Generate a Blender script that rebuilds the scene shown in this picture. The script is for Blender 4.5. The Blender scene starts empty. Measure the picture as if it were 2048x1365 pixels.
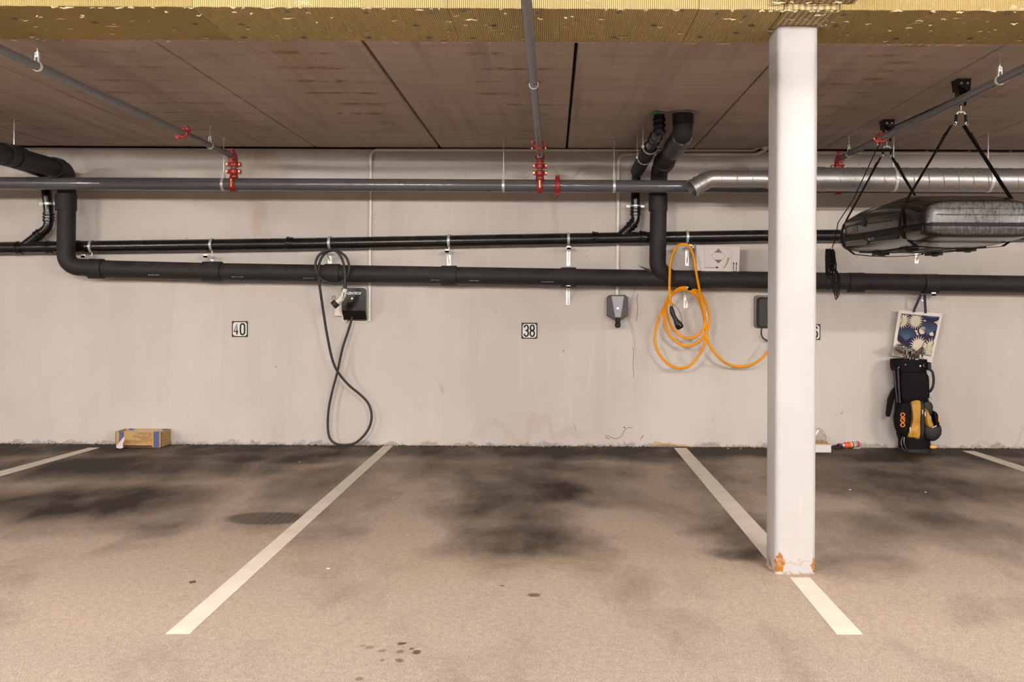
import bpy, bmesh, math, random
from mathutils import Vector, Matrix
random.seed(7)
PI = math.pi
SC = bpy.context.scene
COL = SC.collection

# ------------------------------------------------------------------ camera, view, world, lamps
D, K, PPX, PPY, CZ = 8.8, 1857.0, 1105.0, 605.0, 1.365      # wall distance, focal length in px, principal point, eye height
ROLL = math.radians(0.28)
cam_d = bpy.data.cameras.new('camera'); cam = bpy.data.objects.new('camera', cam_d); COL.objects.link(cam)
cam_d.sensor_fit = 'HORIZONTAL'; cam_d.sensor_width = 36.0; cam_d.lens = K / 2048 * 36
cam_d.shift_x = -(PPX - 1024) / 2048; cam_d.shift_y = -(682.5 - PPY) / 2048
cam_d.clip_start = 0.05; cam_d.clip_end = 100
cam.matrix_world = Matrix.Translation((0, -D, CZ)) @ Matrix.Rotation(PI / 2, 4, 'X') @ Matrix.Rotation(ROLL, 4, 'Z')
SC.camera = cam
SC.view_settings.view_transform = 'Standard'; SC.view_settings.look = 'None'
SC.view_settings.gamma = 1.0; SC.view_settings.use_curve_mapping = False
SC.view_settings.exposure = 0.0
SC.cycles.use_denoising = True
SC.cycles.max_bounces = 6; SC.cycles.glossy_bounces = 3; SC.cycles.use_adaptive_sampling = True; SC.cycles.adaptive_threshold = .02; SC.cycles.diffuse_bounces = 2
SC.cycles.sample_clamp_indirect = 6.0
W = bpy.data.worlds.new('world'); SC.world = W; W.use_nodes = True
W.node_tree.nodes['Background'].inputs[0].default_value = (1.0, .9, .82, 1)
W.node_tree.nodes['Background'].inputs[1].default_value = 0.02
LAMP_POWER = 670.0           # emission of the tube lamps
LAMP_COLOUR = (1.0, .93, .865)
LAMPS = [(x, -7.8) for x in (-12.0, -7.2, -2.4, 2.4, 7.2, 12.0)] + [(x, -12.6) for x in (-9.6, -4.8, 0, 4.8, 9.6)]

def P(px, py, d):
    dx, dy = px - PPX, py - PPY
    c, s = math.cos(ROLL), math.sin(ROLL)
    return Vector(((dx * c + dy * s) * d / K, d - D, CZ - (-dx * s + dy * c) * d / K))
def F(px, py):                                                # point of the floor seen at a pixel
    dx, dy = px - PPX, py - PPY
    return P(px, py, CZ * K / (-dx * math.sin(ROLL) + dy * math.cos(ROLL)))

# ------------------------------------------------------------------ node helpers
class N:
    def __init__(s, name):
        s.m = bpy.data.materials.new(name); s.m.use_nodes = True; s.t = s.m.node_tree
        s.b = s.t.nodes['Principled BSDF']; s._pos = None
    def n(s, typ, **kw):
        o = s.t.nodes.new(typ)
        for k, v in kw.items():
            if k.startswith('i_'): o.inputs[int(k[2:])].default_value = v
            else: setattr(o, k, v)
        return o
    def l(s, a, b): s.t.links.new(a, b)
    def pos(s):
        if s._pos is None: s._pos = s.n('ShaderNodeNewGeometry').outputs['Position']
        return s._pos
    def obj(s): return s.n('ShaderNodeTexCoord').outputs['Object']
    def vm(s, op, a, b):
        o = s.n('ShaderNodeVectorMath', operation=op)
        for k, v in enumerate((a, b)):
            if v is None: continue
            if hasattr(v, 'is_linked') or hasattr(v, 'links'): s.l(v, o.inputs[k])
            else: o.inputs[k].default_value = v
        return o.outputs[1] if op == 'LENGTH' else o.outputs[0]
    def ma(s, op, a, b=None, c=None, clamp=False):
        o = s.n('ShaderNodeMath', operation=op); o.use_clamp = clamp
        for k, v in enumerate((a, b, c)):
            if v is None: continue
            if hasattr(v, 'links'): s.l(v, o.inputs[k])
            else: o.inputs[k].default_value = v
        return o.outputs[0]
    def noise(s, v, scale, detail=4, rough=.55, stretch=None, dist=0):
        if stretch: v = s.vm('MULTIPLY', v, stretch)
        o = s.n('ShaderNodeTexNoise'); s.l(v, o.inputs['Vector'])
        o.inputs['Scale'].default_value = scale; o.inputs['Detail'].default_value = detail
        o.inputs['Roughness'].default_value = rough; o.inputs['Distortion'].default_value = dist
        return o.outputs[0]
    def rng(s, v, a, b, c=0., d=1., smooth=False):
        o = s.n('ShaderNodeMapRange'); o.interpolation_type = 'SMOOTHSTEP' if smooth else 'LINEAR'; o.clamp = True
        s.l(v, o.inputs[0]); o.inputs[1].default_value = a; o.inputs[2].default_value = b
        o.inputs[3].default_value = c; o.inputs[4].default_value = d
        return o.outputs[0]
    def mix(s, f, a, b):
        o = s.n('ShaderNodeMix', data_type='RGBA')
        if hasattr(f, 'links'): s.l(f, o.inputs[0])
        else: o.inputs[0].default_value = f
        for k, v in ((6, a), (7, b)):
            if hasattr(v, 'links'): s.l(v, o.inputs[k])
            else: o.inputs[k].default_value = (*v, 1) if len(v) == 3 else v
        return o.outputs[2]
    def blob(s, v, c, r, soft=.0):                            # 1 inside an ellipse about c, 0 outside r
        q = s.vm('SUBTRACT', v, (c[0], c[1], c[2] if len(c) > 2 else 0))
        q = s.vm('DIVIDE', q, (r[0], r[1], r[2] if len(r) > 2 else 1e6))
        return s.rng(s.vm('LENGTH', q, None), soft, 1., 1., 0., True)
    def bump(s, h, strength=.3, dist=.01):
        o = s.n('ShaderNodeBump'); o.inputs['Strength'].default_value = strength; o.inputs['Distance'].default_value = dist
        s.l(h, o.inputs['Height']); s.l(o.outputs[0], s.b.inputs['Normal'])
    def out(s, col=None, rough=None, metal=None, spec=None):
        for k, v in (('Base Color', col), ('Roughness', rough), ('Metallic', metal), ('Specular IOR Level', spec)):
            if v is None: continue
            if hasattr(v, 'links'): s.l(v, s.b.inputs[k])
            else: s.b.inputs[k].default_value = (*v, 1) if isinstance(v, tuple) and len(v) == 3 else v
        return s.m

def mat(name, col, rough=.6, metal=0., var=.12, scale=30, spec=.5, coat=0., bump=0., dust=0.):
    n = N(name); p = n.obj()
    f = n.noise(p, scale, 4)
    c = n.mix(n.rng(f, .3, .7), tuple(x * (1 - var) for x in col), tuple(min(1, x * (1 + var)) for x in col))
    if dust:
        g = n.n('ShaderNodeNewGeometry'); sx = n.n('ShaderNodeSeparateXYZ'); n.l(g.outputs['Normal'], sx.inputs[0])
        up = n.rng(sx.outputs[2], .1, .95)                    # dust settles on what faces up
        up = n.ma('MULTIPLY', up, n.rng(n.noise(p, 9, 5), .35, .65))
        c = n.mix(n.ma('MULTIPLY', up, dust), c, (.22, .17, .14))
    if bump: n.bump(n.noise(p, scale * 4, 3), bump, .004)
    n.b.inputs['Coat Weight'].default_value = coat; n.b.inputs['Coat Roughness'].default_value = .06
    return n.out(c, n.rng(f, .3, .7, rough * .9, min(1, rough * 1.12)), metal, spec)

def emit(name, col, strength):
    m = bpy.data.materials.new(name); m.use_nodes = True; b = m.node_tree.nodes['Principled BSDF']
    b.inputs['Base Color'].default_value = (*col, 1)
    b.inputs['Emission Color'].default_value = (*col, 1); b.inputs['Emission Strength'].default_value = strength
    return m

# ------------------------------------------------------------------ mesh builder
def frame_of(t, up=None):
    t = t.normalized()
    u = Vector(up) if up is not None else (Vector((0, 0, 1)) if abs(t.z) < .9 else Vector((1, 0, 0)))
    a = t.cross(u).normalized(); b = a.cross(t).normalized()
    return a, b
def spline(pts, n=6, closed=False):
    pts = [Vector(p) for p in pts]; out = []; L = len(pts)
    for i in range(L if closed else L - 1):
        if closed: p0, p1, p2, p3 = pts[i - 1], pts[i], pts[(i + 1) % L], pts[(i + 2) % L]
        else: p0, p1, p2, p3 = pts[max(i - 1, 0)], pts[i], pts[i + 1], pts[min(i + 2, L - 1)]
        for k in range(n):
            t = k / n
            out.append(.5 * ((2 * p1) + (p2 - p0) * t + (2 * p0 - 5 * p1 + 4 * p2 - p3) * t * t + (3 * p1 - p0 - 3 * p2 + p3) * t ** 3))
    if not closed: out.append(pts[-1])
    return out
def fillet(pts, r, n=7):                                      # a bent pipe: straight runs and arcs
    pts = [Vector(p) for p in pts]; out = [pts[0]]
    for i in range(1, len(pts) - 1):
        a, b, c = pts[i - 1], pts[i], pts[i + 1]
        u, v = (a - b).normalized(), (c - b).normalized()
        ang = u.angle(v)
        if ang > PI - .02: out.append(b); continue
        q = min(r / math.tan(ang / 2), (a - b).length * .49, (c - b).length * .49); rr = q * math.tan(ang / 2)
        ctr = b + (u + v).normalized() * (rr / math.sin(ang / 2))
        s0, s1 = b + u * q - ctr, b + v * q - ctr
        tot = s0.angle(s1); ax = s0.cross(s1).normalized()
        for k in range(n + 1): out.append(ctr + Matrix.Rotation(tot * k / n, 3, ax) @ s0)
    out.append(pts[-1]); return out
ORG = {}
class MB:
    def __init__(s): s.bm = bmesh.new()
    def face(s, vs):
        try: return s.bm.faces.new(vs)
        except ValueError: return None
    def box(s, c, size, rot=None):
        c = Vector(c); h = Vector(size) / 2; R = rot or Matrix.Identity(3)
        v = [s.bm.verts.new(c + R @ Vector((x * h.x, y * h.y, z * h.z))) for x in (-1, 1) for y in (-1, 1) for z in (-1, 1)]
        for f in ((0, 1, 3, 2), (4, 6, 7, 5), (0, 4, 5, 1), (2, 3, 7, 6), (0, 2, 6, 4), (1, 5, 7, 3)): s.face([v[i] for i in f])
        return s
    def span(s, a, b):                                        # box between two corners
        a, b = Vector(a), Vector(b)
        return s.box((a + b) / 2, [abs(x) for x in (b - a)])
    def sweep(s, pts, sec, up=None, closed=False, caps=True, scale=None):
        pts = [Vector(p) for p in pts]; L = len(pts); rings = []; b = None
        for i, p in enumerate(pts):
            if closed: t = pts[(i + 1) % L] - pts[i - 1]
            elif i == 0: t = pts[1] - p
            elif i == L - 1: t = p - pts[i - 1]
            else: t = (pts[i + 1] - p).normalized() + (p - pts[i - 1]).normalized()
            if t.length < 1e-9: t = Vector((0, 0, 1))
            t.normalize()
            if up is not None: a, bb = frame_of(t, up)
            elif b is None: a, bb = frame_of(t)
            else:
                bb = b - t * b.dot(t)
                if bb.length < 1e-6: _, bb = frame_of(t)
                bb.normalize(); a = t.cross(bb)
            b = bb; k = scale[i] if scale else 1.
            rings.append([s.bm.verts.new(p + a * (x * k) + bb * (y * k)) for x, y in sec])
        M = len(sec)
        for i in range(L if closed else L - 1):
            r0, r1 = rings[i], rings[(i + 1) % L]
            for j in range(M): s.face([r0[j], r0[(j + 1) % M], r1[(j + 1) % M], r1[j]])
        if caps and not closed: s.face(rings[0][::-1]); s.face(rings[-1])
        return s
    def tube(s, pts, r, seg=12, closed=False, caps=True, scale=None):
        return s.sweep(pts, [(r * math.cos(2 * PI * k / seg), r * math.sin(2 * PI * k / seg)) for k in range(seg)], None, closed, caps, scale)
    def vtube(s, pts, rs, seg=12): return s.tube(pts, 1., seg, scale=rs)
    def ribbon(s, pts, w, th, up, closed=False):              # flat strip; up = the face normal
        return s.sweep(pts, [(-w / 2, -th / 2), (w / 2, -th / 2), (w / 2, th / 2), (-w / 2, th / 2)], up, closed)
    def band(s, c, axis, r, width, th, a0=0., a1=2 * PI, n=28, start=None):   # a hoop of flat strip round a pipe
        c = Vector(c); axis = Vector(axis).normalized(); a, b = frame_of(axis, start)
        full = abs(a1 - a0 - 2 * PI) < 1e-6; m = n if full else n + 1
        R = []
        for k in range(m):
            t = a0 + (a1 - a0) * k / n; d = a * math.cos(t) + b * math.sin(t)
            R.append([s.bm.verts.new(c + d * q + axis * h) for q, h in ((r, -width / 2), (r + th, -width / 2), (r + th, width / 2), (r, width / 2))])
        for k in range(n):
            r0, r1 = R[k], R[(k + 1) % m]
            for j in range(4): s.face([r0[j], r0[(j + 1) % 4], r1[(j + 1) % 4], r1[j]])
        if not full: s.face(R[0][::-1]); s.face(R[-1])
        return s
    def lathe(s, prof, c, axis, seg=24, sx=1., sy=1., up=None):   # prof: (radius, height)
        c = Vector(c); axis = Vector(axis).normalized(); a, b = frame_of(axis, up); R = []
        for r, h in prof:
            R.append([s.bm.verts.new(c + axis * h + a * (r * sx * math.cos(2 * PI * k / seg)) + b * (r * sy * math.sin(2 * PI * k / seg))) for k in range(seg)])
        for i in range(len(R) - 1):
            for j in range(seg): s.face([R[i][j], R[i][(j + 1) % seg], R[i + 1][(j + 1) % seg], R[i + 1][j]])
        s.face(R[0][::-1]); s.face(R[-1]); return s
    def rings(s, R, cap=True):
        V = [[s.bm.verts.new(p) for p in r] for r in R]; M = len(V[0])
        for i in range(len(V) - 1):
            for j in range(M): s.face([V[i][j], V[i][(j + 1) % M], V[i + 1][(j + 1) % M], V[i + 1][j]])
        if cap: s.face(V[0][::-1]); s.face(V[-1])
        return s
    def prism(s, pts, ext):                                   # polygon of 3D points pushed along ext
        ext = Vector(ext); a = [s.bm.verts.new(Vector(p)) for p in pts]; b = [s.bm.verts.new(Vector(p) + ext) for p in pts]
        s.face(a[::-1]); s.face(b)
        for i in range(len(a)): s.face([a[i], a[(i + 1) % len(a)], b[(i + 1) % len(a)], b[i]])
        return s
    def ball(s, c, r, seg=14, sc=(1, 1, 1)):
        c = Vector(c); R = []
        for i in range(1, seg // 2):
            t = PI * i / (seg // 2)
            R.append([c + Vector((r * sc[0] * math.sin(t) * math.cos(2 * PI * k / seg), r * sc[1] * math.sin(t) * math.sin(2 * PI * k / seg), -r * sc[2] * math.cos(t))) for k in range(seg)])
        return s.rings(R)
    def bounds(s):
        vs = [v.co for v in s.bm.verts]
        lo = Vector([min(v[i] for v in vs) for i in range(3)]); hi = Vector([max(v[i] for v in vs) for i in range(3)])
        return lo, hi
    def done(s, name, m, parent=None, smooth=True, bevel=0., sub=0, ang=.65):
        bmesh.ops.recalc_face_normals(s.bm, faces=s.bm.faces)
        if parent is not None: o0 = ORG[parent.name]
        else:
            lo, hi = s.bounds(); o0 = Vector(((lo.x + hi.x) / 2, (lo.y + hi.y) / 2, lo.z))
        for v in s.bm.verts: v.co -= o0
        for f in s.bm.faces: f.smooth = smooth
        if smooth:
            for e in s.bm.edges:
                if len(e.link_faces) == 2 and e.calc_face_angle(0) > ang: e.smooth = False
        me = bpy.data.meshes.new(name); s.bm.to_mesh(me); s.bm.free(); me.materials.append(m)
        o = bpy.data.objects.new(name, me); COL.objects.link(o)
        if parent is not None: o.parent = parent
        else: o.location = o0
        ORG[o.name] = o0
        if bevel:
            b = o.modifiers.new('bevel', 'BEVEL'); b.width = bevel; b.segments = 2; b.limit_method = 'ANGLE'; b.angle_limit = .6
        if sub: q = o.modifiers.new('sub', 'SUBSURF'); q.levels = q.render_levels = sub
        return o
def tag(o, label, cat, group=None):
    o['label'] = label; o['category'] = cat
    if group: o['group'] = group
    return o
def thing(name, loc, label, cat, group=None):
    o = bpy.data.objects.new(name, None); COL.objects.link(o); o.location = loc; ORG[o.name] = Vector(loc)
    o.empty_display_size = .05
    return tag(o, label, cat, group)
def struct(o): o['kind'] = 'structure'; return o
def clone(root, delta, label=None, group=None):
    r = root.copy(); COL.objects.link(r); r.location = root.location + Vector(delta); ORG[r.name] = ORG[root.name] + Vector(delta)
    if label: r['label'] = label
    if group: r['group'] = group
    for ch in list(root.children):
        c = ch.copy(); COL.objects.link(c); c.parent = r
        for g in list(ch.children):
            d = g.copy(); COL.objects.link(d); d.parent = c
    return r
def text(name, body, size, loc, right, up, m, parent, sx=1., shear=0., ext=.0006, bold=0.):
    cu = bpy.data.curves.new('txt', 'FONT'); cu.body = body; cu.size = size; cu.align_x = 'CENTER'; cu.align_y = 'CENTER'
    cu.extrude = ext; cu.shear = shear; cu.offset = bold
    ob = bpy.data.objects.new('txt', cu); COL.objects.link(ob)
    dg = bpy.context.evaluated_depsgraph_get(); me = bpy.data.meshes.new_from_object(ob.evaluated_get(dg))
    bpy.data.objects.remove(ob)
    right, up = Vector(right).normalized(), Vector(up).normalized(); nrm = right.cross(up)
    o0 = ORG[parent.name]
    for v in me.vertices:
        x, y, z = v.co; v.co = Vector(loc) + right * (x * sx) + up * y + nrm * z - o0
    me.materials.clear(); me.materials.append(m); me.name = name
    o = bpy.data.objects.new(name, me); COL.objects.link(o); o.parent = parent
    return o
X, Y, Z = Vector((1, 0, 0)), Vector((0, 1, 0)), Vector((0, 0, 1))

# ------------------------------------------------------------------ materials
def floor_mat():
    n = N('dusty_asphalt'); p = n.pos()
    wob = n.n('ShaderNodeTexNoise'); n.l(p, wob.inputs['Vector']); wob.inputs['Scale'].default_value = 1.3; wob.inputs['Detail'].default_value = 5
    off = n.vm('MULTIPLY', n.vm('SUBTRACT', wob.outputs['Color'], (.5, .5, .5)), (.9, .9, 0))
    q = n.vm('ADD', p, off)
    dark = None
    def acc(x, f=1.):
        nonlocal dark
        x = n.ma('MULTIPLY', x, f)
        dark = x if dark is None else n.ma('MAXIMUM', dark, x)
    for (px, py, rx, ry, f) in FLOOR_BLOBS:
        c = F(px, py); acc(n.blob(q, (c.x, c.y), (rx, ry), .15), f)
    sy = n.n('ShaderNodeSeparateXYZ'); n.l(q, sy.inputs[0])
    acc(n.rng(sy.outputs[1], -1.15, -.35, 0, 1, True), .95)                 # unswept dark strip along the wall
    big = n.noise(p, .9, 6, .6); streak = n.noise(p, 2.2, 6, .62, (1, .45, 1), .4)
    dark = n.ma('ADD', dark, n.rng(streak, .36, .70, -.22, .26)); dark = n.ma('ADD', dark, n.rng(big, .35, .65, -.14, .16), clamp=True)
    fine = n.noise(p, 160, 3, .7); mid = n.noise(p, 34, 4, .6)
    ramp = n.mix(dark, (.42, .328, .258), (.030, .0178, .0112))
    warm = n.blob(q, (F(1000, 1135).x, F(1000, 1135).y), (3.2, .55), .1)
    warm = n.ma('MULTIPLY', warm, n.rng(n.noise(p, 1.7, 4, .6, (.6, 1.6, 1)), .42, .62))
    ramp = n.mix(n.ma('MULTIPLY', warm, .55), ramp, (.44, .325, .225))
    grain = n.ma('MULTIPLY', n.rng(fine, .3, .7, .52, 1.44), n.rng(mid, .3, .7, .86, 1.12))
    g = n.n('ShaderNodeCombineXYZ'); [n.l(grain, g.inputs[k]) for k in range(3)]
    col = n.vm('MULTIPLY', ramp, g.outputs[0])
    # tyre-marked tar patch in the left bay
    c = F(532, 1037); fq = n.vm('ADD', p, n.vm('MULTIPLY', off, (.3, .22, 0)))
    patch = n.blob(fq, (c.x, c.y), (.27, .2), .72)
    wv = n.n('ShaderNodeTexWave', wave_type='BANDS', bands_direction='X'); n.l(n.vm('SUBTRACT', p, (c.x, c.y, 0)), wv.inputs[0])
    wv.inputs['Scale'].default_value = 7.5; wv.inputs['Distortion'].default_value = .6
    bars = n.rng(n.vm('SUBTRACT', p, (c.x, c.y, 0)), 0, 1) if False else n.blob(p, (c.x + .1, c.y), (.16, .3), .6)
    pc = n.mix(n.ma('MULTIPLY', bars, n.rng(wv.outputs[1], .55, .3)), (.07, .054, .045), (.028, .021, .018))
    col = n.mix(n.ma('MULTIPLY', patch, .75), col, pc)
    for (px, py, r, f) in DRIPS:
        c = F(px, py); b = n.blob(fq, (c.x, c.y), (r, r * 1.15), .55)
        col = n.mix(n.ma('MULTIPLY', b, f), col, (.07, .052, .042))
    col = n.mix(n.rng(sy.outputs[1], -4.4, -5.6, 0, .5, True), col, n.vm('MULTIPLY', col, (.62, .64, .68)))      # floor colour gets darker towards the aisle
    col = n.mix(n.rng(sy.outputs[1], -6.3, -7.2, 0, .85, True), col, (.03, .025, .021))      # unseen aisle floor darkened in colour to cut bounced light
    n.bump(n.ma('ADD', fine, n.ma('MULTIPLY', mid, .6)), .5, .005)
    return n.out(col, n.rng(dark, 0, 1, .86, .7), 0., .3)
FLOOR_BLOBS = [(1040, 975, .85, 2.5, .98), (1050, 1075, .75, 1.1, .75), (1010, 940, 1.1, 1.2, .62), (1160, 960, .7, 1.3, .55), (880, 935, .8, .9, .62),
               (250, 930, 2.1, 1.2, .95), (180, 1000, 1.5, 1.2, .85), (330, 1040, .7, .6, .5), (20, 1010, 1.0, .9, .6), (520, 915, 1.3, .6, .9), (640, 960, .5, 1.4, .55), (560, 1040, .5, .7, .35),
               (1800, 960, 1.5, 1.7, .70), (1880, 1050, 1.0, .95, .5), (1420, 950, .42, 1.5, .5), (1480, 1060, .42, .75, .72), (1990, 930, 1.2, .9, .8), (1330, 915, 1.2, .5, .7),
               (1500, 1105, .32, .22, .8), (1700, 1140, .5, .3, .45), (1900, 1215, .8, .3, .25), (620, 1070, .3, .7, .3)]
DRIPS = [(733, 1289, .012, .5), (745, 1294, .02, .5), (767, 1302, .02, .5), (810, 1289, .02, .9), (818, 1288, .012, .9), (832, 1300, .015, .8),
         (808, 1305, .02, .6), (846, 1306, .024, .9), (802, 1322, .02, .7), (765, 1321, .012, .5), (712, 1358, .022, .6), (1075, 1196, .03, .8), (1017, 1176, .014, .8)]

def wall_mat(name='painted_concrete', detail=True):
    n = N(name); p = n.pos()
    base = n.noise(p, .8, 6, .6, (1, 1, .8)); streak = n.noise(p, 2.6, 6, .6, (1.4, 1, .22), .3); fine = n.noise(p, 55, 4, .6)
    col = n.mix(n.rng(base, .3, .7), (.55, .495, .455), (.645, .59, .545))
    col = n.mix(n.ma('MULTIPLY', n.rng(streak, .55, .75), .35), col, (.47, .415, .375))
    col = n.mix(n.ma('MULTIPLY', n.rng(streak, .45, .25), .3), col, (.72, .66, .615))
    col = n.mix(n.ma('MULTIPLY', n.rng(fine, .3, .7), .12), col, (.44, .39, .355))
    if detail:
        def stain_tone(px, py, rx, rz, c, f):
            nonlocal col
            q = P(px, py, D); b = n.blob(n.vm('ADD', p, n.vm('MULTIPLY', n.vm('SUBTRACT', sw.outputs['Color'], (.5, .5, .5)), (.5, 0, .9))), (q.x, 0, q.z), (rx, 5, rz), .1)
            col = n.mix(n.ma('MULTIPLY', b, f), col, c)
        sw = n.n('ShaderNodeTexNoise'); n.l(n.vm('MULTIPLY', p, (1, 1, .35)), sw.inputs['Vector']); sw.inputs['Scale'].default_value = 4
        stain_tone(510, 330, .22, .3, (.40, .28, .17), .5); stain_tone(520, 440, .14, .35, (.42, .31, .22), .4)
        stain_tone(500, 320, .05, .3, (.62, .52, .42), .6); stain_tone(1115, 320, .10, .22, (.66, .58, .52), .6)
        stain_tone(1110, 400, .06, .7, (.40, .31, .26), .3); stain_tone(1268, 640, .035, .55, (.36, .28, .23), .5)
        stain_tone(1500, 345, .5, .06, (.3, .24, .2), .4); stain_tone(1150, 345, .3, .05, (.3, .24, .2), .5)  # narrow darker bands just above the main pipe
        stain_tone(880, 745, .05, .07, (.33, .26, .2), .45); stain_tone(1935, 750, .5, 1.2, (.40, .33, .275), .35)  # small dark spot, then a broad darker area low on the right
        stain_tone(700, 840, 1.6, .25, (.62, .54, .49), .25); stain_tone(2000, 885, .5, .05, (.45, .25, .12), .35)
        stain_tone(1080, 870, 1.0, .12, (.50, .37, .30), .4); stain_tone(100, 320, .9, .12, (.36, .30, .26), .35)  # brownish strip low in the middle, darker strip at the upper left
        # pale vertical run marks
        run = n.noise(p, 9, 3, .5, (1, 1, .09)); col = n.mix(n.ma('MULTIPLY', n.rng(run, .66, .72), .28), col, (.66, .59, .54))
        pit = n.noise(p, 14, 2, .5); col = n.mix(n.ma('MULTIPLY', n.rng(pit, .75, .78), .7), col, (.2, .15, .12))
        sz = n.n('ShaderNodeSeparateXYZ'); n.l(p, sz.inputs[0])
        edge = n.ma('ADD', sz.outputs[2], n.rng(n.noise(p, 7, 5, .7), .3, .7, -.05, .05))
        col = n.mix(n.ma('MULTIPLY', n.rng(edge, .03, .005), .6), col, (.22, .18, .15))
    n.bump(n.ma('ADD', fine, n.ma('MULTIPLY', base, .8)), .25, .006)
    if not detail: col = n.mix(.9, col, (.10, .085, .075))  # unseen walls and aisle ceiling, darkened to cut bounced light
    return n.out(col, .78, 0., .3)

def ceiling_mat():
    n = N('hollow_core_concrete'); p = n.pos(); sx = n.n('ShaderNodeSeparateXYZ'); n.l(p, sx.inputs[0])
    base = n.noise(p, 1.2, 6, .6); cross = n.noise(p, 3.2, 6, .65, (.35, 3., 1), .2); along = n.noise(p, 4, 5, .6, (2.2, .12, 1)); fine = n.noise(p, 90, 3, .6, (.5, 1.6, 1))
    col = n.mix(n.rng(base, .3, .7), (.48, .39, .325), (.60, .49, .415))
    col = n.mix(n.ma('MULTIPLY', n.rng(cross, .45, .72), .5), col, (.33, .255, .205))
    col = n.mix(n.ma('MULTIPLY', n.rng(along, .48, .70), .65), col, (.35, .275, .225))
    col = n.mix(n.ma('MULTIPLY', n.rng(fine, .3, .7), .3), col, (.24, .19, .155))
    # rows of water stains left by the casting bed, 0.352 m apart
    row = n.ma('FRACT', n.ma('DIVIDE', n.ma('ADD', sx.outputs[1], 3.345), .352))
    row = n.ma('ABSOLUTE', n.ma('SUBTRACT', row, .5)); row = n.rng(row, .36, .46, 0, 1, True)     # bands near the row line
    brk = n.noise(p, 7, 4, .6, (1, .9, 1), .5)
    m = n.ma('MULTIPLY', row, n.rng(brk, .44, .58))
    w1 = n.blob(p, (-1.5, -2.4, 0), (.36, 2.1), .45)
    col = n.mix(n.ma('MULTIPLY', n.ma('MULTIPLY', m, w1), .95), col, (.26, .115, .035))
    w1b = n.blob(p, (-1.55, -2.6, 0), (.45, 2.0), .2); col = n.mix(n.ma('MULTIPLY', w1b, n.rng(along, .4, .6, .05, .4)), col, (.42, .295, .175))
    for (x, f, c) in ((-.28, .75, (.21, .15, .12)), (-3.1, .6, (.22, .15, .12)), (-4.3, .6, (.22, .15, .12)), (2.0, .6, (.25, .15, .09)), (-2.6, .4, (.22, .16, .13)), (3.1, .4, (.24, .17, .12))):
        w = n.blob(p, (x, -2.3, 0), (.34, 2.8), .5); col = n.mix(n.ma('MULTIPLY', n.ma('MULTIPLY', m, w), f), col, c)
    for (px, py, rx, ry, f) in ((1745, 155, .10, .05, .85), (1720, 183, .12, .04, .5), (1800, 122, .14, .05, .6), (1700, 215, .2, .05, .35), (1830, 88, .14, .05, .5)):
        d = (2.825 - CZ) * K / (605 - py); x = (px - 1105) * d / K
        b = n.blob(n.vm('ADD', p, n.vm('MULTIPLY', n.vm('SUBTRACT', cn.outputs['Color'], (.5, .5, .5)), (.25, .12, 0))) if False else p, (x, d - D, 0), (rx, ry), .3)
        col = n.mix(n.ma('MULTIPLY', b, f), col, (.27, .15, .07))
    n.bump(n.ma('ADD', fine, cross), .35, .006)
    return n.out(col, .85, 0., .25)

def wool_mat(name, col, hi, period, strength, flecks=.6):
    n = N(name); p = n.pos()
    wv = n.n('ShaderNodeTexWave', wave_type='BANDS', bands_direction='X', wave_profile='SIN'); n.l(p, wv.inputs[0])
    wv.inputs['Scale'].default_value = (2 * PI / period) / 20.; wv.inputs['Distortion'].default_value = .25; wv.inputs['Detail Scale'].default_value = 4
    f = n.noise(p, 120, 4, .7); g = n.noise(p, 2.2, 5, .6)
    c = n.mix(n.rng(g, .3, .7), tuple(x * .8 for x in col), col)
    c = n.mix(n.ma('MULTIPLY', n.rng(f, .3, .7), .4), c, tuple(x * .55 for x in col))
    c = n.mix(n.ma('MULTIPLY', n.rng(wv.outputs[1], .45, .1), .75), c, tuple(x * .35 for x in col)); c = n.mix(n.ma('MULTIPLY', n.rng(wv.outputs[1], .5, .95), strength), c, hi)  # groove shade and ridge highlights painted into the wool colour
    tuft = n.noise(p, 16, 4, .7, (1, 2.2, 1), .8); big = n.noise(p, 2.6, 3, .5)
    tm = n.ma('MULTIPLY', n.rng(tuft, .60, .66), n.rng(big, .46, .58)); c = n.mix(n.ma('MULTIPLY', tm, flecks), c, (.92, .78, .55))
    n.bump(n.ma('ADD', n.ma('MULTIPLY', wv.outputs[1], 1.6), f), .8, .004)
    return n.out(c, .95, 0., .1)

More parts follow.
